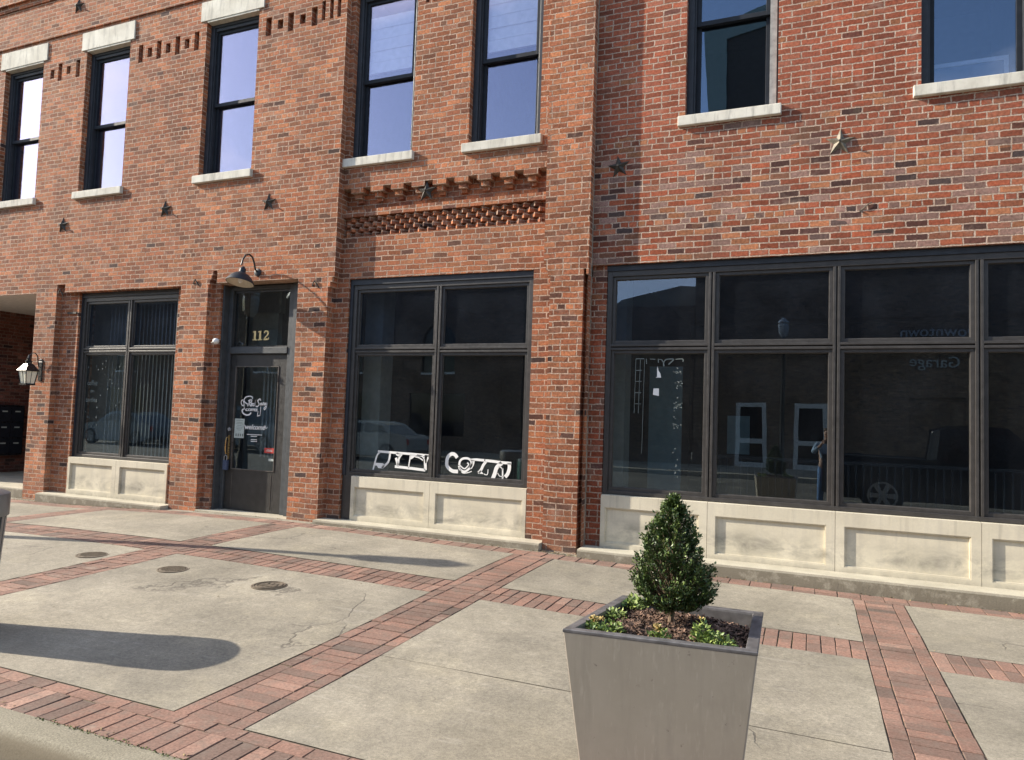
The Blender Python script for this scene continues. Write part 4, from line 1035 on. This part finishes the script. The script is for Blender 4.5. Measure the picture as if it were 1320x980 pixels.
def leaf(mb, c, d, L, w, tone, up=None):
    d = d.normalized(); s_ = d.cross(up or Vector((RN.gauss(0, .6), RN.gauss(0, .6), 1))).normalized(); nrm = s_.cross(d)
    a = c; b1 = c + d * L * .5 + s_ * w - nrm * w * .25; b2 = c + d * L * .5 - s_ * w - nrm * w * .25; t_ = c + d * L
    mb.add([a, b1, t_, b2, c + d * L * .5], [(0, 1, 4), (1, 2, 4), (2, 3, 4), (3, 0, 4)], tone)
for (root, mid, tip) in twigs:
    out = Vector((tip.x - tx, tip.y - ty, 0)); out = out.normalized() if out.length > .001 else Vector((0, 0, 1)); base = RN.uniform(.05, .55)
    for q in range(34):
        s_ = RN.uniform(.3, 1.02) ** .7; p = root.lerp(mid, s_ / .55) if s_ < .55 else mid.lerp(tip, (s_ - .55) / .45)
        d = out * RN.uniform(.1, 1) + Vector((RN.gauss(0, .55), RN.gauss(0, .55), RN.uniform(.1, 1.3)))
        newg = .35 if (s_ > .93 and RN.random() < .4) else 0
        leaf(lf, p + Vector((RN.gauss(0, .006), RN.gauss(0, .006), RN.gauss(0, .006))), d, RN.uniform(.012, .020), RN.uniform(.0035, .0055), min(1, max(0, RN.gauss(base, .16) + newg)))
for k in range(30):   # pale new growth on the very top
    p = Vector((tx + RN.gauss(0, .010), ty + RN.gauss(0, .010), zc1 - RN.uniform(0, .03))); leaf(lf, p, Vector((RN.gauss(0, .4), RN.gauss(0, .4), 1)), .018, .005, 1)
lf.build('foliage', M['box'], TR)

def bedding(u, v, r, hgt, n, label, bloom=0):
    r *= 1.15; hgt *= 1.35; n = int(n * 1.25)
    p = inpt(u, v, .06); z = mz(u, v); T = thing('bedding_plant', (p.x, p.y, z), label, 'plant', 'small bedding plants in the planter')
    a = MB(); bl = MB()
    for k in range(n):
        ang = RN.uniform(0, 2 * pi); q = r * math.sqrt(RN.random()); c = Vector((p.x + q * cos(ang), p.y + q * sin(ang), z + hgt * RN.uniform(.1, 1) * (1 - .5 * q / r)))
        d = Vector((cos(ang) * q / r + RN.gauss(0, .5), sin(ang) * q / r + RN.gauss(0, .5), RN.uniform(-.1, .9)))
        leaf(a, c, d, RN.uniform(.014, .028), RN.uniform(.005, .009), min(1, max(0, RN.gauss(.5, .28))))
    for k in range(14): 
        ang = RN.uniform(0, 2 * pi); q = r * .6; a.tube([(p.x, p.y, z - .01), (p.x + q * cos(ang), p.y + q * sin(ang), z + hgt * .6)], .0018, 3, cap=False, tone=.3)
    a.build('leaves', M['pansy'], T)
    if bloom:
        for k in range(bloom):
            ang = RN.uniform(0, 2 * pi); q = r * RN.uniform(0, .6); c = Vector((p.x + q * cos(ang) - r * .2, p.y + q * sin(ang), z + hgt * RN.uniform(.6, 1)))
            for j in range(9): leaf(bl, c, Vector((RN.gauss(0, 1), RN.gauss(0, 1), RN.uniform(0, 1))), .018, .008, RN.random())
        bl.build('blooms', M['drybloom'], T)
bedding(.06, .93, .048, .055, 130, 'small green plant at the far left corner of the planter')
bedding(.04, .55, .042, .05, 90, 'sparse dark plant at the left edge of the planter')
bedding(.05, .16, .04, .055, 80, 'small plant with faded yellow blooms in the near left corner of the planter', 6)
bedding(.16, .11, .045, .05, 130, 'bright green plant just right of the faded yellow blooms')
bedding(.49, .07, .036, .055, 70, 'tiny yellowing plant in the middle of the near planter edge', 4)
bedding(.86, .09, .05, .055, 170, 'leafy bright green plant in the near right corner of the planter')
bedding(.76, .12, .04, .085, 120, 'taller pale green plant beside the near right corner plant', 1)

# ------------------------------------------------------------------ litter bin at the left edge
bx, by = -5.515, -5.045; bz = 0
LBN = thing('litter_bin', (bx, by, bz), 'round silver-grey slatted steel litter bin at the left edge of the pavement', 'litter bin')
rb, rt = .262, .305
m = MB(); n = 30
for k in range(n):
    a = 2 * pi * k / n; w = .020
    ca, sa = cos(a), sin(a); tx_, ty_ = -sa * w, ca * w
    prof = [(rb, .08), (rb + .005, .3), (rb + .02, .55), (rt - .008, .78), (rt, .86)]
    for (r0, z0), (r1, z1) in zip(prof, prof[1:]):
        m.add([(bx + r0 * ca - tx_, by + r0 * sa - ty_, z0), (bx + r0 * ca + tx_, by + r0 * sa + ty_, z0), (bx + r1 * ca + tx_, by + r1 * sa + ty_, z1), (bx + r1 * ca - tx_, by + r1 * sa - ty_, z1),
               (bx + (r0 - .008) * ca - tx_, by + (r0 - .008) * sa - ty_, z0), (bx + (r0 - .008) * ca + tx_, by + (r0 - .008) * sa + ty_, z0), (bx + (r1 - .008) * ca + tx_, by + (r1 - .008) * sa + ty_, z1), (bx + (r1 - .008) * ca - tx_, by + (r1 - .008) * sa - ty_, z1)],
              [(0, 1, 2, 3), (5, 4, 7, 6), (1, 5, 6, 2), (4, 0, 3, 7)])
m.build('slatted_body', M['can'], LBN)
m = MB(); m.lathe([(rt - .02, .80), (rt + .006, .80), (rt + .008, .93), (rt + .004, .955), (rt - .03, .972), (rt - .11, .985), (rt - .12, .96)], (bx, by, bz), 48, cap=False); m.build('rim', M['can'], LBN, smooth=True)
m = MB(); m.lathe([(rb - .02, .0), (rb + .002, .0), (rb + .002, .09), (rb - .02, .09)], (bx, by, bz), 40); m.build('base_ring', M['can'], LBN, smooth=True)
m = MB(); m.lathe([(rb - .03, .05), (rb - .01, .5), (rt - .03, .85)], (bx, by, bz), 32); m.build('liner', M['candark'], LBN, smooth=True)

# ------------------------------------------------------------------ litter and moss at the wall foot
m = MB()
def bits(x0, x1, y, sp, n):
    for k in range(n):
        x = RN.uniform(x0, x1); yy = y - abs(RN.gauss(0, sp)); c = Vector((x, yy, gz(x, yy) + .004)); leaf(m, c, Vector((RN.gauss(0, 1), RN.gauss(0, 1), RN.uniform(-.05, .3))), RN.uniform(.01, .035), RN.uniform(.003, .008), RN.random())
bits(-12.3, -8.9, -.30, .015, 260); bits(-8.4, -6.7, -.18, .03, 50); bits(-6.2, -2.9, -.26, .02, 200); bits(-2.95, -2.2, -.22, .04, 220); bits(-2.4, 3, -.30, .012, 160); bits(-12.4, -11.8, -.18, .04, 60)
bits(-5, 3, -5.62, .02, 60)
for k in range(46):
    x = RN.uniform(-9, 3); y = RN.uniform(-5, -.7); q = RN.uniform(.006, .014); c = Vector((x, y, gz(x, y) + .003)); leaf(m, c, Vector((RN.gauss(0, 1), RN.gauss(0, 1), .1)), q * 1.6, q * .6, RN.random())
tag(m.build('leaf_litter', M['litter']), 'dry leaf litter and grit gathered along the foot of the brick walls', 'litter', kind='stuff')

M['moss'] = leaf_mat('joint_moss', (.045, .065, .015), (.13, .16, .04), .95)
m = MB()
for k in range(1500):
    x = RN.uniform(-6, 2); d_ = RN.gauss(0, .008)
    if sin(x * 5.1) + sin(x * 2.3 + 1) < -.6: continue
    c = Vector((x, -5.668 + d_, .0)); leaf(m, c, Vector((RN.gauss(0, 1), RN.gauss(0, .4), RN.uniform(.1, .5))), RN.uniform(.006, .014), RN.uniform(.003, .006), RN.random())
tag(m.build('moss', M['moss']), 'green moss growing in the joint between the brick paving and the kerb', 'moss', kind='stuff')

# ------------------------------------------------------------------ street furniture out of frame
def street_lamp(x, y, z, H, label):
    T = thing('street_lamp', (x, y, z), label, 'street lamp')
    m = MB(); m.lathe([(.16, 0), (.16, .1), (.12, .25), (.11, .6), (.085, .75), (.075, H * .5), (.06, H - .75), (.07, H - .72), (.05, H - .66)], (x, y, z), 16); m.build('post', M['black'], T, smooth=True)
    m = MB(); m.lathe([(.08, H - .66), (.15, H - .55), (.18, H - .30), (.16, H - .18)], (x, y, z), 8); m.build('globe', M['carwhite'], T)
    m = MB(); m.lathe([(.19, H - .19), (.19, H - .16), (.11, H - .07), (.05, H - .03), (.02, H)], (x, y, z), 12); m.build('cap', M['carwhite'], T)
street_lamp(-11.15, -3.38, .02, 4.25, 'black post street lamp standing on the near pavement left of the view')
street_lamp(-.85, -17.6, -.0, 5.4, 'white-topped street lamp reflected in the second storefront pane')

# ------------------------------------------------------------------ across the street (seen in the window glass)
g = MB(); g.box(-70, 70, -21.5, -16.5, -.3, .02); tag(g.build('far_pavement', M['curb']), kind='structure')
GB = thing('garage_building', (10, -21.5, 0), 'long brown brick garage building with pale framed doors across the street', 'building')
def flipwall(mb, x0, x1, z0, z1, yf, rects, hd=.25):
    """relief that faces the street from the far side: built mirrored in y"""
    t_ = MB(); relief(t_, x0, x1, z0, z1, 0, rects, hd)
    o = len(mb.v); mb.v += [(a, yf - b, c) for a, b, c in t_.v]; mb.f += [tuple(i + o for i in f[::-1]) for f in t_.f]; mb.t += t_.t; mb.mi += t_.mi
m = MB(); doors = [(-2.75, -1.55), (-.55, .65), (9, 10.2)]
flipwall(m, -4.4, 34, 0, 8.7, -21.5, [(a, b, 0, 2.6, .12) for a, b in doors] + [(-4.4, 34, 5.9, 8.7, -.05), (3.4, 5.2, .0, 2.9, .1)])
m.quad((-4.4, -21.5, 0), (-4.4, -34, 0), (-4.4, -34, 8.7), (-4.4, -21.5, 8.7)); m.quad((34, -34, 0), (34, -21.5, 0), (34, -21.5, 8.7), (34, -34, 8.7)); m.quad((-4.4, -21.5, 8.7), (34, -21.5, 8.7), (34, -34, 8.7), (-4.4, -34, 8.7)); m.quad((-4.4, -34, 0), (34, -34, 0), (34, -34, 8.7), (-4.4, -34, 8.7))
m.build('wall', M['brick_far'], GB)
for a, b in doors:
    m = MB(); y0, y1 = -21.62, -21.49
    m.box(a, a + .16, y0, y1, 0, 2.6); m.box(b - .16, b, y0, y1, 0, 2.6); m.box(a + .16, b - .16, y0, y1, 2.42, 2.6); m.box(a + .16, b - .16, y0, y1, .95, 1.15); m.box(a + .16, b - .16, y0, y1, 0, .2)
    d = m.build('door', M['oldwhite'], GB); m = MB(); m.box(a + .16, b - .16, -21.6, -21.58, .2, 2.42); m.build('pane', M['glass_far'], d)
text('Downtown', 4.35, 5.3, .55, -21.46, M['signgrey'], GB, 'sign_lettering', ext=.03, rotz=pi)
text('Garage', 4.2, 4.2, .55, -21.46, M['signgrey'], GB, 'sign_lettering', ext=.03, rotz=pi)
LW = thing('low_building', (-8.2, -21.5, 0), 'low dark brick building with a grey stepped roof across the street', 'building')
m = MB(); flipwall(m, -12, -4.45, 0, 6.6, -21.6, [(-11, -9.4, .8, 2.6, .15), (-8, -6.4, .8, 2.6, .15)]); m.quad((-12, -21.6, 6.6), (-4.45, -21.6, 6.6), (-4.45, -34, 6.6), (-12, -34, 6.6)); m.quad((-12, -34, 0), (-4.45, -34, 0), (-4.45, -34, 6.6), (-12, -34, 6.6)); m.build('wall', M['brick_far'], LW)
m = MB(); m.prism([(-9.5, 6.6), (-4.6, 6.6), (-4.6, 8.0), (-5.6, 8.1), (-8.4, 7.5)], -34, -25); m.build('roof_volume', M['curb'], LW)
AB = thing('arched_building', (-30, -21.5, 0), 'dark brick building with arched upper windows across the street', 'building')
ar = []; ws = []
for k in range(9):
    x = -58 + 5.2 * k; ws.append(x)
    ar += [(x - .9, x + .9, 3.7, 5.1, .2)]
    for q in range(8):
        hw = .9 * math.sqrt(max(0, 1 - (q / 8) ** 2)); ar.append((x - hw, x + hw, 5.1 + q * .11, 5.1 + (q + 1) * .11, .2))
    ar += [(x - 1.5, x + 1.5, .7, 2.7, .2)]
m = MB(); flipwall(m, -62, -12.05, 0, 9.2, -21.5, ar + [(-62, -12.05, 8.7, 9.2, -.15)]); m.quad((-62, -21.4, 9.2), (-12.05, -21.4, 9.2), (-12.05, -34, 9.2), (-62, -34, 9.2)); m.quad((-12.05, -34, 0), (-12.05, -21.5, 0), (-12.05, -21.5, 9.2), (-12.05, -34, 9.2)); m.quad((-62, -34, 0), (-12.05, -34, 0), (-12.05, -34, 9.2), (-62, -34, 9.2)); m.build('wall', M['brick_far'], AB)
for x in ws:
    m = MB(); m.box(x - .92, x + .92, -21.60, -21.48, 3.6, 3.7); m.box(x - .92, x + .92, -21.62, -21.58, 4.55, 4.65); m.box(x - .05, x + .05, -21.62, -21.58, 3.7, 4.55); w = m.build('window', M['oldwhite'], AB)
    m = MB(); m.box(x - .9, x + .9, -21.66, -21.64, 3.7, 5.95); m.box(x - 1.5, x + 1.5, -21.66, -21.64, .7, 2.7); m.build('pane', M['glass_far'], w)
TW = thing('tower_block', (-1.6, -33, 0), 'tall dark block with curved teal cornice behind the garage, reflected in the upper window', 'building')
m = MB(); m.prism([(-4.6, 8), (2, 8), (2, 26.4), (-2.0, 26.2), (-5.0, 25.6)], -44, -36); m.build('wall', M['darkwall'], TW)
m = MB(); m.prism([(-5.2, 8), (-4.61, 8), (-5.01, 25.6), (-2.0, 26.21), (2, 26.41), (2, 27.6), (-2.5, 27.4), (-6.3, 26.4), (-6.2, 24.0)], -44, -35.9); m.build('cornice', M['teal'], TW)

def wheel(parent, x, y, z, r, side):
    m = MB(); m.tube([(x, y, z), (x, y + side * .22, z)], r, 28); w = m.build('wheel', M['tyre'], parent, smooth=True)
    m = MB(); m.tube([(x, y - side * .006, z), (x, y - side * .012, z)], r * .22, 12)
    for k in range(6):
        a = k * pi / 3; d = .05; pts = [(x + r * .12 * cos(a + .9), z + r * .12 * sin(a + .9)), (x + r * .66 * cos(a + .2), z + r * .66 * sin(a + .2)), (x + r * .66 * cos(a - .2), z + r * .66 * sin(a - .2)), (x + r * .12 * cos(a - .9), z + r * .12 * sin(a - .9))]
        m.prism(pts, y - .012, y + .004)
    m.lathe([(r * .72, 0), (r * .72, .012), (r * .62, .012), (r * .62, 0)], (0, 0, 0), 28, cap=False)
    L = 28 * 4; m.v[-L:] = [(x + a, y - side * (c + .001), z + b) for a, b, c in m.v[-L:]]
    m.build('rim', M['rim'], w)
def car(name, x, y, L, W, kind, paint, label, cat, rev=1):
    """vehicle lying along x; nose towards +x * rev"""
    z0 = -.13; T = thing(name, (x, y, z0), label, cat)
    def X(t): return x + rev * (t - .5) * L
    if kind == 'pickup':
        low = [(0, .45), (0, 1.12), (.0, 1.16), (.38, 1.16), (.40, 1.12), (.70, 1.12), (.96, 1.02), (1, .85), (1, .42), (.93, .32), (.04, .36)]
        cab = [(.385, 1.12), (.40, 1.78), (.45, 1.86), (.60, 1.84), (.73, 1.12)]; wx = (.20, .80); wr_ = .40
        glassq = [(.415, 1.22), (.425, 1.70), (.52, 1.74), (.52, 1.22)], [(.535, 1.22), (.535, 1.74), (.59, 1.73), (.675, 1.22)]
    else:
        low = [(0, .42), (.01, .88), (.06, .98), (.30, 1.0), (.70, .96), (.95, .80), (1, .62), (.99, .34), (.9, .24), (.08, .26)]
        cab = [(.12, .98), (.24, 1.36), (.34, 1.45), (.52, 1.45), (.60, 1.38), (.74, .95)]; wx = (.19, .82); wr_ = .33
        glassq = [(.19, 1.02), (.26, 1.33), (.35, 1.39), (.42, 1.39), (.42, 1.02)], [(.44, 1.02), (.44, 1.39), (.52, 1.39), (.58, 1.33), (.68, 1.02)]
    def ext(poly, wlo, whi, zlo, zhi):
        m_ = MB(); n = len(poly)
        def hw(z): return W / 2 * (wlo + (whi - wlo) * max(0, min(1, (z - zlo) / (zhi - zlo))))
        vs = [(X(t), y - hw(z), z + z0) for t, z in poly] + [(X(t), y + hw(z), z + z0) for t, z in poly]
        fs = [tuple(range(n)), tuple(range(2 * n - 1, n - 1, -1))] + [(i, (i + 1) % n, (i + 1) % n + n, i + n) for i in range(n)]
        if rev > 0: fs = [f for f in fs]
        m_.add(vs, fs); return m_
    ext(low, .98, .95, .3, 1.1).build('body', paint, T, bevel=.05); ext(cab, .92, .74, 1.0, 1.8).build('cabin', paint, T, bevel=.05)
    for s_ in (-1, 1):
        for q in glassq:
            m_ = MB(); zz = lambda z: y + s_ * (W / 2 * (.92 + (.74 - .92) * (z - 1.0) / .8) + .012)
            vs = [(X(t), zz(z), z + z0) for t, z in q]; m_.add(vs, [tuple(range(len(vs)))]); m_.build('side_window', M['black'], T)
        for t in wx: wheel(T, X(t), y + s_ * (W / 2 - .0) + (.0 if s_ < 0 else 0), z0 + wr_, wr_, -s_)
        m_ = MB(); m_.box(X(.985) - .04, X(.985) + .04, y + s_ * W * .36 - .12, y + s_ * W * .36 + .12, z0 + .62, z0 + .74); m_.build('headlight', M['lampglass'], T)
        m_ = MB(); m_.box(X(.005) - .03, X(.005) + .03, y + s_ * W * .42 - .06, y + s_ * W * .42 + .06, z0 + .66, z0 + .86); m_.build('tail_light', M['red'], T)
    return T
car('parked_pickup', 3.1, -9.3, 5.6, 1.9, 'pickup', M['carblack'], 'black pickup truck parked in the street beside the camera, reflected in the third storefront pane', 'pickup truck')
car('parked_car', -15.9, -15.2, 4.5, 1.8, 'sedan', M['carwhite'], 'pale saloon car parked across the street, reflected low in the bay window', 'car', -1)
car('parked_pickup', -22.0, -15.2, 5.4, 1.9, 'pickup', M['carblue'], 'grey-blue pickup truck parked across the street behind the pale car', 'pickup truck', -1)
car('parked_car', -28.8, -15.2, 4.5, 1.8, 'sedan', M['carblue'], 'grey-blue saloon car parked across the street, last in the row', 'car', -1)

# ------------------------------------------------------------------ photographer (reflection in the glass)
PX, PY, PZ = .36, -8.62, -.13
PH = thing('person', (PX, PY, PZ), 'person in pale blue shirt and jeans holding up a phone in the street', 'person')
def skin(name, joints, edges, mat, parent, sub=2):
    me = D.meshes.new(name); o0 = parent_loc(parent)
    me.from_pydata([tuple(Vector(j[0]) + Vector((PX, PY, PZ)) - o0) for j in joints], edges, [])
    o = D.objects.new(name, me); COL.objects.link(o); o.parent = parent
    sk = o.modifiers.new('skin', 'SKIN')
    for i, j in enumerate(joints):
        r_ = j[1]; me.skin_vertices[0].data[i].radius = (r_, r_) if not isinstance(r_, tuple) else r_
    me.skin_vertices[0].data[0].use_root = True
    sb = o.modifiers.new('sub', 'SUBSURF'); sb.levels = sb.render_levels = sub; me.materials.append(mat)
    for p_ in me.polygons: p_.use_smooth = True
    return o
# facing +y, arms raised to hold the phone at face height
J = [((0, 0, .95), (.15, .11)), ((0, 0, 1.15), (.14, .10)), ((0, 0, 1.38), (.17, .11)), ((0, .0, 1.47), (.07, .07)), ((0, .01, 1.56), (.055, .06)), ((0, .02, 1.63), (.075, .09)), ((0, .02, 1.74), (.072, .088)),
     ((.18, 0, 1.42), .055), ((.27, .12, 1.22), .043), ((.13, .30, 1.40), .032), ((.09, .33, 1.46), (.03, .022)),
     ((-.18, 0, 1.42), .055), ((-.27, .12, 1.22), .043), ((-.13, .30, 1.40), .032), ((-.09, .33, 1.46), (.03, .022)),
     ((.10, 0, .88), .09), ((.12, .02, .49), .06), ((.13, -.01, .09), .042), ((.14, .12, .04), (.04, .03)),
     ((-.10, 0, .88), .09), ((-.12, .02, .49), .06), ((-.13, -.01, .09), .042), ((-.14, .12, .04), (.04, .03))]
E_ = [(0, 1), (1, 2), (2, 3), (3, 4), (4, 5), (5, 6), (2, 7), (7, 8), (8, 9), (9, 10), (2, 11), (11, 12), (12, 13), (13, 14), (0, 15), (15, 16), (16, 17), (17, 18), (0, 19), (19, 20), (20, 21), (21, 22)]
# five fingers on each hand curled round the phone edge
for s_, base in ((1, 10), (-1, 14)):
    for k in range(4):
        i = len(J); zf = 1.445 + k * .020
        J += [((s_ * .088, .345, zf), .0085), ((s_ * .075, .372, zf + .004), .0075), ((s_ * (.045 - .004 * abs(k - 1)), .378, zf + .006), .006)]
        E_ += [(base, i), (i, i + 1), (i + 1, i + 2)]
    i = len(J); J += [((s_ * .082, .325, 1.49), .010), ((s_ * .055, .335, 1.515), .008)]; E_ += [(base, i), (i, i + 1)]
skin('body', J, E_, M['skin'], PH)
skin('shirt', [((0, 0, .93), (.17, .125)), ((0, 0, 1.15), (.155, .115)), ((0, 0, 1.38), (.185, .125)), ((0, 0, 1.455), (.085, .08)), ((.19, 0, 1.42), .068), ((.275, .12, 1.215), .055), ((.17, .26, 1.36), .044), ((-.19, 0, 1.42), .068), ((-.275, .12, 1.215), .055), ((-.17, .26, 1.36), .044)],
     [(0, 1), (1, 2), (2, 3), (2, 4), (4, 5), (5, 6), (2, 7), (7, 8), (8, 9)], M['shirt'], PH)
skin('jeans', [((0, 0, .97), (.16, .12)), ((.10, 0, .86), .105), ((.12, .02, .49), .077), ((.13, -.01, .12), .062), ((-.10, 0, .86), .105), ((-.12, .02, .49), .077), ((-.13, -.01, .12), .062)], [(0, 1), (1, 2), (2, 3), (0, 4), (4, 5), (5, 6)], M['denim'], PH)
for s_ in (-1, 1): skin('shoe', [((s_ * .13, -.06, .045), .045), ((s_ * .14, .10, .04), (.048, .038)), ((s_ * .145, .18, .03), (.04, .028))], [(0, 1), (1, 2)], M['shoe'], PH)
skin('hair', [((0, -.02, 1.62), (.07, .06)), ((0, -.015, 1.72), (.085, .085)), ((0, .0, 1.79), (.07, .08))], [(0, 1), (1, 2)], M['hair'], PH)
m = MB()
for s_ in (-1, 1): m.lathe([(.0, -.012), (.012, 0), (.0, .012)], (PX + s_ * .032, PY + .098, PZ + 1.67), 10)
m.build('eyes', M['black'], PH, smooth=True)
m = MB(); m.loft([[(PX - .008, PY + .09, PZ + 1.67), (PX + .008, PY + .09, PZ + 1.67), (PX, PY + .10, PZ + 1.67)], [(PX - .018, PY + .09, PZ + 1.635), (PX + .018, PY + .09, PZ + 1.635), (PX, PY + .13, PZ + 1.635)]]); m.build('nose', M['skin'], PH)
m = MB(); m.box(PX - .028, PX + .028, PY + .088, PY + .102, PZ + 1.598, PZ + 1.608); m.build('mouth', M['red'], PH)
PHN = thing('phone', (PX, PY + .36, PZ + 1.44), 'dark phone held up in both hands by the person in the street', 'phone')
m = MB(); m.box(PX - .08, PX + .08, PY + .352, PY + .361, PZ + 1.44, PZ + 1.52); m.build('phone_case', M['black'], PHN, bevel=.003)

# ------------------------------------------------------------------ light, sky, camera
AZ, EL = radians(14), radians(27.3)
trav = Vector((cos(EL) * cos(AZ), cos(EL) * sin(AZ), -sin(EL)))
sl = D.lights.new('sun', 'SUN'); sl.energy = 4.8; sl.angle = radians(.5); sl.color = (1, .90, .76)
so = D.objects.new('sun', sl); COL.objects.link(so); so.rotation_mode = 'QUATERNION'; so.rotation_quaternion = trav.to_track_quat('-Z', 'Y'); so.location = (-20, -20, 30)
W = D.worlds.new('World'); SC.world = W; W.use_nodes = True; wt = W.node_tree; wn = wt.nodes; wk = wt.links
sky = wn.new('ShaderNodeTexSky'); sky.sky_type = 'NISHITA'; sky.sun_disc = False; sky.sun_elevation = EL
sky.sun_rotation = math.atan2(-trav.x, -trav.y); sky.air_density = 1.0; sky.dust_density = .8; sky.ozone_density = 1.2
tc = wn.new('ShaderNodeTexCoord'); mp = wn.new('ShaderNodeMapping'); mp.inputs['Scale'].default_value = (1, 1, 2.6); mp.inputs['Location'].default_value = (.3, .1, .2)
nz = wn.new('ShaderNodeTexNoise'); nz.inputs['Scale'].default_value = 2.2; nz.inputs['Detail'].default_value = 8; nz.inputs['Roughness'].default_value = .55; nz.inputs['Distortion'].default_value = .3
rp = wn.new('ShaderNodeValToRGB'); rp.color_ramp.elements[0].position = .50; rp.color_ramp.elements[1].position = .74
mx = wn.new('ShaderNodeMix'); mx.data_type = 'RGBA'; mx.inputs[7].default_value = (8, 8, 8.4, 1)
bg = wn['Background']; bg.inputs[1].default_value = .15
wk.new(tc.outputs['Generated'], mp.inputs[0]); wk.new(mp.outputs[0], nz.inputs['Vector']); wk.new(nz.outputs[0], rp.inputs[0]); wk.new(rp.outputs[0], mx.inputs[0]); wk.new(sky.outputs[0], mx.inputs[6]); wk.new(mx.outputs[2], bg.inputs[0])

cam = D.cameras.new('camera'); co = D.objects.new('camera', cam); COL.objects.link(co); SC.camera = co
cam.sensor_width = 36; cam.lens = 917.71 / 1320 * 36; cam.clip_start = .05; cam.clip_end = 600
yw, pt, rl = radians(22.736146), radians(3.125107), radians(1.943503)
fw = Vector((-sin(yw) * cos(pt), cos(yw) * cos(pt), sin(pt))); rr = Vector((cos(yw), sin(yw), 0)); uu = rr.cross(fw)
r2 = cos(rl) * rr + sin(rl) * uu; u2 = -sin(rl) * rr + cos(rl) * uu
co.matrix_world = Matrix(((r2.x, u2.x, -fw.x, 0), (r2.y, u2.y, -fw.y, -8.2), (r2.z, u2.z, -fw.z, 1.61), (0, 0, 0, 1)))
SC.view_settings.view_transform = 'Standard'; SC.view_settings.look = 'None'; SC.view_settings.gamma = 1; SC.view_settings.use_curve_mapping = False
SC.view_settings.exposure = .97
SC.cycles.max_bounces = 6; SC.cycles.transparent_max_bounces = 12; SC.cycles.caustics_reflective = False; SC.cycles.caustics_refractive = False
